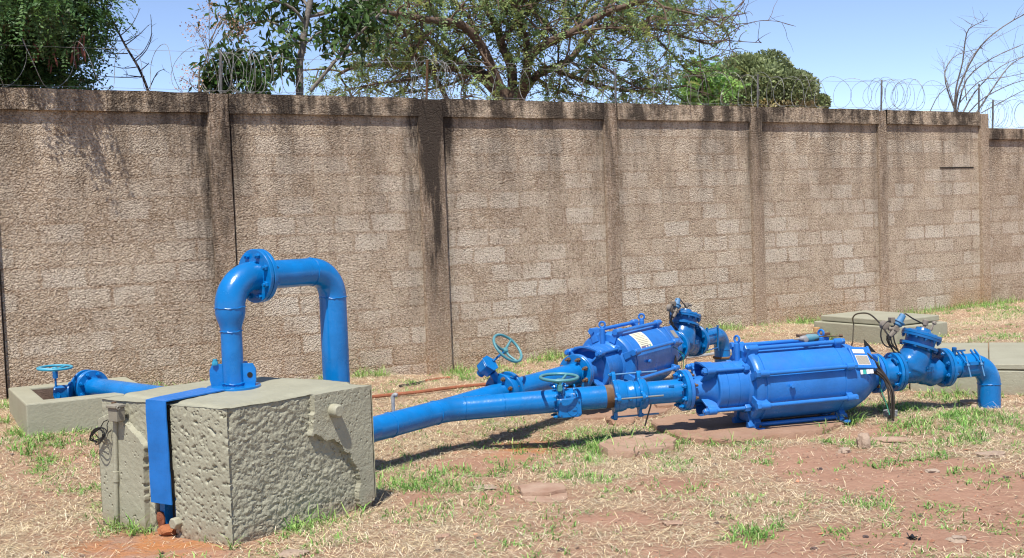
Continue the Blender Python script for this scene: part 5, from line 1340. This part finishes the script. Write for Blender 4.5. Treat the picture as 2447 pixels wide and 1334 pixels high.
for px in ([(552,215),(520,190),(500,170)], [(560,190),(600,170),(615,150)], [(556,200),(600,200),(625,205)], [(575,150),(555,130),(530,135)], [(556,220),(520,215),(500,205)], [(560,215),(590,225),(620,222)]):
    o_ = T.limb(path(px, T.r.uniform(-.3, .3)), .009, .004, 5); T.twigs(o_, .005, 0, 8, .16, .8, .0, .5, t0=.3)
V, C = leaves(T.tips, 5, .10, .19, gen, (.5, 1.9), .06, .5)
tree_thing('leafy_shrub', base, 'small dark leafy shrub showing just above the wall behind the first coil', 'shrub', T, V, C, BARKG, LEAF_M)
# dry pinkish flower heads round the left of the slim tree
T = Tree(3); Y0 = 13.0; base = P(470, 262, Y0); base.z = 0; flw = []
T.limb([Vector((base.x, base.y, 0)), P(475, 240, Y0), P(490, 150, Y0), P(520, 60, Y0), P(560, 10, Y0)], .012, .005, 5)
for (x, y) in ((470,75),(500,50),(460,60),(490,90),(540,40),(560,70),(460,170),(440,190),(490,130),(560,135),(455,200),(510,175),(475,185),(540,55),(590,60),(575,85),(500,8)):
    c = P(x, y, Y0+T.r.uniform(-.2, .2)); T.limb([P(500, min(220, y+60), Y0), c.lerp(P(500, y+60, Y0), .4)+Vector((0, 0, .03)), c], .005, .003, 4)
    for k in range(26): flw.append((c+Vector((T.r.gauss(0, .07), T.r.gauss(0, .07), T.r.gauss(0, .06))), Vector((0, 0, 1))))
    for k in range(6): e = c+Vector((T.r.gauss(0, .08), T.r.gauss(0, .06), T.r.gauss(0, .07))); T.limb([c, c.lerp(e, .5)+Vector((0, 0, .01)), e], .0022, .001, 3)
V, C = leaves(flw, 2, .022, .4, gen, (.8, 1.3), .03, 0)
FLM = leafmat('dry_pinkish_blossom', (.50, .30, .24), trans=.3)
tree_thing('dry_blossom_shrub', base, 'thin shrub with dry pinkish flower sprays left of the slim dark-leaved tree', 'shrub', T, V, C, BARKG, FLM, 'blossom')

# --- dense feathery tree at the far left with hanging brown pods
Y0 = 11.6; T = Tree(4); base = P(20, 262, Y0); base.z = 0
T.limb([Vector((base.x, base.y, 0)), P(20, 230, Y0), P(40, 100, Y0), P(70, 0, Y0), P(100, -120, Y0)], .09, .05, 10)
for k in range(40):
    x, y = T.r.uniform(-90, 215), T.r.uniform(-190, 195)
    if x > 60 and y > 150-.0*x: y = T.r.uniform(-100, 140)
    if x > 150 and y > 110: x = 140
    Y0 = 11.2+T.r.uniform(-.7, .9)
    if y > 20: Y0 = 11.2+T.r.uniform(-.2, .9)
    o_ = T.limb([P(40+T.r.uniform(-20, 20), max(-120, y-90), Y0), P((x+40)/2, y-50, Y0), P(x, y-10, Y0)], .014, .006, 5); T.twigs(o_, .008, 0, 10, .42, .8, -.05, .9, t0=.2)
V1, C1 = sprays(T.tips, 2, .22, 9, .045, .75, gen, (.4, 1.5), .15, .12)
Vb, Cb = [], []
for (x, y, s_) in ((110,190,50), (150,195,45), (170,190,30), (195,205,25), (60,200,60), (20,205,60), (205,70,30), (230,50,25), (215,100,20), (180,30,40), (10,150,70), (40,180,60)):
    tp = [(P(x+T.r.gauss(0, s_*.35), y+T.r.gauss(0, s_*.25), 11.5+T.r.uniform(-.3, .3)), Vector((T.r.uniform(.1, 1), 0, .1))) for _ in range(22)]
    a_, b_ = sprays(tp, 1, .24, 10, .04, .5, gen, (.5, 1.7), .12, .03); Vb.append(a_); Cb.append(b_)
for (x, y, s_, n_) in ((10,-50,30,24), (60,-45,25,24), (110,-40,25,30), (150,-30,20,26), (90,-70,30,20), (170,-55,20,14), (-40,-50,30,20), (195,-35,8,6), (40,-20,40,14), (120,-10,30,12)):
    tp = [(P(x-45+T.r.gauss(0, s_*.5), y+12+T.r.gauss(0, s_*.3), 9.84+.06*(x/200)+T.r.uniform(-.12, .2)), Vector((T.r.uniform(-.3, .6), 0, -.7))) for _ in range(n_)]
    a_, b_ = sprays(tp, 1, .22, 10, .042, .6, gen, (.5, 1.7), .12, .03); Vb.append(a_); Cb.append(b_)
for (x0, x1) in ((20, 150), (60, 170), (0, 60)): T.limb([P(40, -200, 11.0), P((x0+x1)/2, -150, 10.4), P(x1, -75, 9.9)], .012, .005, 5)
V = np.concatenate([V1]+Vb); C = np.concatenate([C1]+Cb); print('left tree quads', len(V))
lt = tree_thing('pod_tree', base, 'dense dark feathery tree with hanging red-brown seed pods at the upper left corner', 'tree', T, V, C, BARKD, LEAF_D)
m = MB()
for (x, y, n) in ((125,20,16), (60,40,12), (110,80,10), (205,105,7), (130,125,6), (15,70,8), (170,125,5), (90,110,8)):
    for k in range(n):
        c = P(x+T.r.gauss(0, 10), y+T.r.gauss(0, 14), 10.95+T.r.uniform(-.2, .2)); d = Vector((T.r.gauss(0, .25), T.r.gauss(0, .25), -1)).normalized(); L_ = .13*T.r.uniform(.7, 1.2); s_ = d.orthogonal().normalized()*.009; q = d.cross(s_)*.25
        i = len(m.v); 
        for t_, w_ in ((0, .3), (.25, 1), (.7, 1), (1, .2)): 
            pp = c+d*L_*t_; m.v += [pp+s_*w_, pp+q*w_, pp-s_*w_, pp-q*w_]
        for a in range(3):
            for b in range(4): m.f.append((i+a*4+b, i+a*4+(b+1) % 4, i+a*4+4+(b+1) % 4, i+a*4+4+b))
o_ = build(m, 'seed_pods', PODS, lt, smooth=0); o_['kind'] = 'stuff'

# --- slender bare tree
T = Tree(5); Y0 = 12.3; base = P(352, 262, Y0); base.z = 0
a_ = T.limb([Vector((base.x, base.y, 0)), Vector((P(356, 250, Y0).x, P(356, 250, Y0).y, 2.45)), P(356, 245, Y0), P(352, 212, Y0), P(330, 160, Y0), P(300, 110, Y0), P(272, 55, Y0), P(255, 20, Y0), P(262, -20, Y0)], .020, .007, 8)
for px in ([(330,160),(290,163),(243,150)], [(345,183),(290,185),(225,180),(190,168)], [(305,128),(260,128),(215,120)], [(293,98),(260,97),(228,86)], [(318,145),(345,120),(362,85)], [(300,108),(330,85),(355,60)], [(322,150),(350,120),(362,85),(360,35)], [(288,85),(315,60),(335,20)], [(357,212),(375,175),(395,165)], [(345,185),(320,182),(295,178)], [(280,75),(262,62),(240,58)], [(268,48),(255,35),(240,10)], [(258,25),(268,12),(262,-10)], [(335,170),(352,155),(356,150)], [(272,55),(285,40),(280,30)], [(296,100),(310,95),(326,84)], [(284,80),(290,60),(288,50)]):
    T.limb(path(px, T.r.uniform(-.2, .2)), .0065, .0025, 5); o_ = path(px); T.twigs(o_, .004, 0, 4, .10, .7, .1, 0, tip=False)
tree_thing('bare_sapling', base, 'leafless dark sapling leaning left above the first wall panel', 'tree', T, None, None, BARKD, None)

# --- rounded dense tree far behind and the fresh green bush before it
def blob_tree(cpx, cpy, rx, ry, Yd, n, leaf, seed, tone, brown=0, lobes=26):
    r = np.random.default_rng(seed); s = Yd/FPX; out = []; col = []
    c = P(cpx, cpy, Yd)
    for k in range(lobes):
        a = r.uniform(0, 2*math.pi); e = r.uniform(-.5, 1.0); e = math.asin(min(1, e)); rad = r.uniform(.52, .78)
        lc = np.array([c.x+math.cos(a)*math.cos(e)*rx*s*rad, c.y+math.sin(a)*math.cos(e)*rx*s*rad, c.z+math.sin(e)*ry*s*rad]); lr = rx*s*r.uniform(.24, .40)
        m_ = n//lobes; d = unit(r.normal(0, 1, (m_, 3))); p_ = lc+d*lr*r.uniform(.72, 1.05, (m_, 1))*np.array([1, 1, .85])
        ld_ = unit(d+r.normal(0, .7, (m_, 3))); w_ = unit(np.cross(ld_, r.normal(0, 1, (m_, 3)))); ll = leaf*r.uniform(.6, 1.4, m_)[:, None]
        out.append(np.stack([p_, p_+ld_*ll*.5+w_*ll*.3, p_+ld_*ll, p_+ld_*ll*.5-w_*ll*.3], 1))
        t = r.uniform(*tone)*r.uniform(.75, 1.3, m_)
        isb = (p_[:, 2] < c.z-.15*ry*s)*(r.random(m_) < brown)
        col.append(np.stack([t*(1+isb*1.0), t*(1+isb*.45), t*(1+isb*.7)], 1))
    return np.concatenate(out), np.concatenate(col), c
T = Tree(6); V, C, c = blob_tree(1812, 240, 150, 96, 30, 150000, .085, 3, (.75, 1.25), .85, 46)
V2, C2, _ = blob_tree(1925, 255, 60, 30, 30, 12000, .10, 8, (.8, 1.3), .7, 8); V = np.concatenate([V, V2]); C = np.concatenate([C, C2])
base = Vector((c.x, c.y, 0)); T.limb([base, Vector((c.x, c.y, 1.5)), c], .3, .2, 10)
for k in range(9): T.limb([c-Vector((0, 0, .8)), c+Vector((T.r.uniform(-.6, .6), T.r.uniform(-.6, .6), .1)), c+Vector((T.r.uniform(-1.1, 1.1), T.r.uniform(-1, 1), T.r.uniform(.2, 1)))], .08, .03, 6)
tree_thing('round_tree', base, 'compact rounded tree with grey-green and rusty patches far behind the wall', 'tree', T, V, C, BARKD, LEAF_R)
T = Tree(7); Y0 = 19; base = P(1690, 270, Y0); base.z = 0
T.limb([base, P(1686, 260, Y0), P(1684, 220, Y0), P(1680, 175, Y0)], .05, .02, 7)
for k in range(16):
    x, y = T.r.gauss(1678, 17), T.r.uniform(170, 235); o_ = T.limb([P(1682, min(245, y+50), Y0), P((1682+x)/2, y+15, Y0+.1), P(x, y, Y0+T.r.uniform(-.4, .4))], .02, .008, 5); T.twigs(o_, .01, 0, 6, .22, .8, .1, .4)
V, C = sprays(T.tips, 2, .24, 8, .065, .5, gen, (1.0, 2.6), .1, .08); C[:, 1] *= 1.25
tree_thing('fresh_green_bush', base, 'light bright green feathery bush between the spreading tree and the round tree', 'bush', T, V, C, BARKD, LEAF_O)

# --- bare wind-swept shrub at the right
T = Tree(8); Y0 = 19; base = P(2285, 300, Y0); base.z = 0
for px, r0 in (([(2280,275),(2285,210),(2300,150),(2310,80),(2330,60),(2360,48)], .016), ([(2283,275),(2290,215),(2330,130),(2375,80),(2447,35),(2500,20)], .018), ([(2284,270),(2260,200),(2262,160),(2290,130),(2350,115)], .013), ([(2287,270),(2310,190),(2370,140),(2447,105)], .015), ([(2300,272),(2330,220),(2390,160),(2460,130)], .014), ([(2310,275),(2350,235),(2420,200),(2480,185)], .012), ([(2330,275),(2370,215),(2410,160),(2447,135),(2490,110)], .015), ([(2222,268),(2245,225),(2290,190),(2340,150),(2400,150)], .008), ([(2290,250),(2340,195),(2400,185),(2470,170)], .010), ([(2283,260),(2258,180),(2256,150)], .009), ([(2345,270),(2400,240),(2450,215),(2500,200)], .010), ([(2310,240),(2306,180),(2335,120),(2440,60)], .009)):
    o_ = T.limb(path(px, T.r.uniform(-1, 1)), r0, r0*.3, 6); T.twigs(o_, r0*.35, 0, 22, .34, .6, .1, 0, tip=False)
tree_thing('bare_shrub', base, 'tall leafless shrub of curved pale stems sweeping right beyond the wall at the right', 'shrub', T, None, None, BARKG, None)
# ------------------------------------------------------------------ straw, grass and grit on the ground
BLK = [(bN.x, bN.y), (bR.x, bR.y), (bB.x, bB.y), (bL.x, bL.y)]
PITP = [tuple(Fr(pA, ux)(x, y)[:2]) for x, y in ((0, 0), (.94, 0), (.94, 1.12), (0, 1.12))]
HAT = [tuple(Fr(hN, WD)(x, y)[:2]) for x, y in ((0, 0), (.8, 0), (.8, 1.15), (0, 1.15))]
CHN = [(p.x, p.y) for p in (fl, fr_, br_, bl)]
PADP = [(p.x, p.y) for p in [G(x, y) for x, y in ((1566,1024),(1620,1008),(1790,992),(2010,985),(2035,1004),(1950,1034),(1740,1060),(1625,1052))]]
PAD2 = [(p.x, p.y) for p in [G(x, y) for x, y in ((1355,990),(1400,978),(1600,968),(1608,978),(1560,996),(1500,1000),(1440,999))]]
SL1 = [(p.x, p.y) for p in [G(x, y) for x, y in ((1440,1080),(1470,1068),(1595,1054),(1608,1062),(1600,1078),(1500,1088))]]
def inside(X, Y, poly):
    c = np.zeros(len(X), bool); j = len(poly)-1
    for i in range(len(poly)):
        xi, yi = poly[i]; xj, yj = poly[j]
        t = ((yi > Y) != (yj > Y)) & (X < (xj-xi)*(Y-yi)/(yj-yi+1e-12)+xi); c ^= t; j = i
    return c
def free(X, Y, pads=True):
    k = np.ones(len(X), bool)
    for q in [BLK, PITP, HAT, CHN]+([PADP, PAD2, SL1] if pads else []): k &= ~inside(X, Y, q)
    k &= ((X-W0.x)*WN.x+(Y-W0.y)*WN.y) > .0     # on this side of the wall
    return k
def visible(n, seed):                          # spots spread over the ground the camera sees, thinner far away
    r = np.random.default_rng(seed); u = r.random(n); Y = 4.9+(u**.9)*12.5; k = r.uniform(-.50, .50, n); X = k*Y
    return X, Y, r
# straw: bent strips lying nearly flat
X, Y, r = visible(520000, 31)
s = straw_amt(X, Y); keep = (r.random(len(X)) < (s*.95+.06)) & free(X, Y); pd = inside(X, Y, PADP) | inside(X, Y, PAD2)
X, Y = X[keep], Y[keep]; n = len(X)
a = r.uniform(0, 2*math.pi, n); L_ = r.uniform(.025, .10, n)*(1+1.2*(r.random(n) < .05)); wd = r.uniform(.0006, .0014, n)*(1+Y*.03); el = np.abs(r.normal(0, .28, n))
bend = r.normal(0, .55, n); z0 = ground_z(X, Y)+r.uniform(-.002, .012, n)
def strip(X, Y, z, a, L, wd, e0, e1, bend, flatw=True):
    d0 = np.stack([np.cos(a)*np.cos(e0), np.sin(a)*np.cos(e0), np.sin(e0)], 1); a2 = a+bend
    d1 = np.stack([np.cos(a2)*np.cos(e1), np.sin(a2)*np.cos(e1), np.sin(e1)], 1)
    p0 = np.stack([X, Y, z], 1); p1 = p0+d0*(L*.5)[:, None]; p2 = p1+d1*(L*.5)[:, None]
    w_ = np.stack([-np.sin(a), np.cos(a), np.zeros_like(a)], 1)*wd[:, None]
    return np.concatenate([np.stack([p0-w_, p0+w_, p1+w_, p1-w_], 1), np.stack([p1-w_, p1+w_, p2+w_*.3, p2-w_*.3], 1)])
V = strip(X, Y, z0, a, L_, wd, el, -el*.8, bend)
t = r.uniform(.55, 1.3, n); g_ = r.random(n); C = np.stack([t, t*(1-.10*g_), t*(1-.3*g_)], 1); dk = r.random(n) < .22; C[dk] *= .45
tag(quads('dry_straw', V, STRAW, None, np.concatenate([C, C])), kind='stuff', label='dry pale straw and cut grass littering the soil', cat='straw')
print('straw', n)
# green blades in tufts
def tufts(n, seed, amt, nb, hl, spread, name, label, mat=GRASS, ton=(.6, 1.5), yel=.28, sub=None):
    X, Y, r = visible(n, seed) if sub is None else sub
    g = amt(X, Y); keep = (r.random(len(X)) < g) & free(X, Y); X, Y = X[keep], Y[keep]; g = g[keep]
    X = np.repeat(X, nb); Y = np.repeat(Y, nb); g = np.repeat(g, nb); n = len(X)
    X = X+r.normal(0, spread, n); Y = Y+r.normal(0, spread, n); ok = free(X, Y); X, Y, g = X[ok], Y[ok], g[ok]; n = len(X)
    a = r.uniform(0, 2*math.pi, n); L_ = r.uniform(hl[0], hl[1], n)*(.6+.6*np.clip(g, 0, 1.1)); e0 = r.uniform(.35, 1.35, n); e1 = e0-r.uniform(.2, 1.1, n)
    V = strip(X, Y, ground_z(X, Y)-.004, a, L_, r.uniform(.0014, .0038, n), e0, e1, r.normal(0, .3, n))
    t = r.uniform(ton[0], ton[1], n); y = (r.random(n) < yel); C = np.stack([t*(1+y*.9), t*(1+y*.35), t*(1+y*.8)], 1)
    print(name, n); return tag(quads(name, V, mat, None, np.concatenate([C, C])), kind='stuff', label=label, cat='grass')
tufts(33000, 41, green_amt, 11, (.02, .085), .024, 'green_grass', 'patchy green grass tufts growing through the straw')
# longer weeds along walls and the feet of things
def edge_amt(poly, wid):
    def f(X, Y):
        s = np.zeros(len(X)); m_ = len(poly)
        for i in range(m_):
            ax, ay = poly[i]; bx_, by = poly[(i+1) % m_]; dx, dy = bx_-ax, by-ay; t = np.clip(((X-ax)*dx+(Y-ay)*dy)/(dx*dx+dy*dy+1e-9), 0, 1)
            d = np.hypot(X-ax-dx*t, Y-ay-dy*t); s = np.maximum(s, (d < wid)*1.0)
        return s*sstep(fbm(X, Y, 3.3, 77, 3), .42, .6)
    return f
def near_wall(X, Y):
    d = (X-W0.x)*WN.x+(Y-W0.y)*WN.y; return (d < .22)*(d > 0)*sstep(fbm(X, Y, 1.7, 78, 3), .35, .6)*1.0
def edges(X, Y):
    s = near_wall(X, Y)
    for q in (BLK, PITP, HAT, CHN, PADP, SL1): s = np.maximum(s, edge_amt(q, .09)(X, Y))
    return s*.8
tufts(60000, 51, edges, 7, (.05, .16), .02, 'edge_weeds', 'longer grass and weeds growing along the wall foot and concrete edges', yel=.6)
# grit
X, Y, r = visible(26000, 61); keep = (r.random(len(X)) < (1.05-straw_amt(X, Y))) & free(X, Y, False); X, Y = X[keep], Y[keep]; n = len(X)
s_ = r.uniform(.0016, .0065, n)*(1+1.5*(r.random(n) < .05)); z = ground_z(X, Y)+s_*.25
dirs = np.array([[1, 0, 0], [0, 1, 0], [-1, 0, 0], [0, -1, 0], [0, 0, 1], [0, 0, -1]], float)
pts = dirs[None]*s_[:, None, None]*r.uniform(.6, 1.4, (n, 6, 3)).mean(2, keepdims=True)*np.array([1, 1, .6])+np.stack([X, Y, z], 1)[:, None]
rot = r.uniform(-.4, .4, (n, 6, 3))*s_[:, None, None]; pts = pts+rot
q = []
for (a_, b_) in ((0, 1), (1, 2), (2, 3), (3, 0)): q.append(np.stack([pts[:, a_], pts[:, b_], pts[:, 4], pts[:, 4]*.999+pts[:, a_]*.001], 1))
V = np.concatenate(q); t = r.uniform(.5, 1.5, n); red = r.random(n); C = np.stack([t*(.5+red), t*(.5+.35*red), t*(.5+.1*red)], 1)
GRIT = leafmat('soil_grit', (.30, .24, .20), trans=0, rough=.9, spec=.2)
tag(quads('grit', V, GRIT, None, np.concatenate([C]*4)), kind='stuff', label='small gravel and crumbs of soil strewn over the bare earth', cat='gravel')
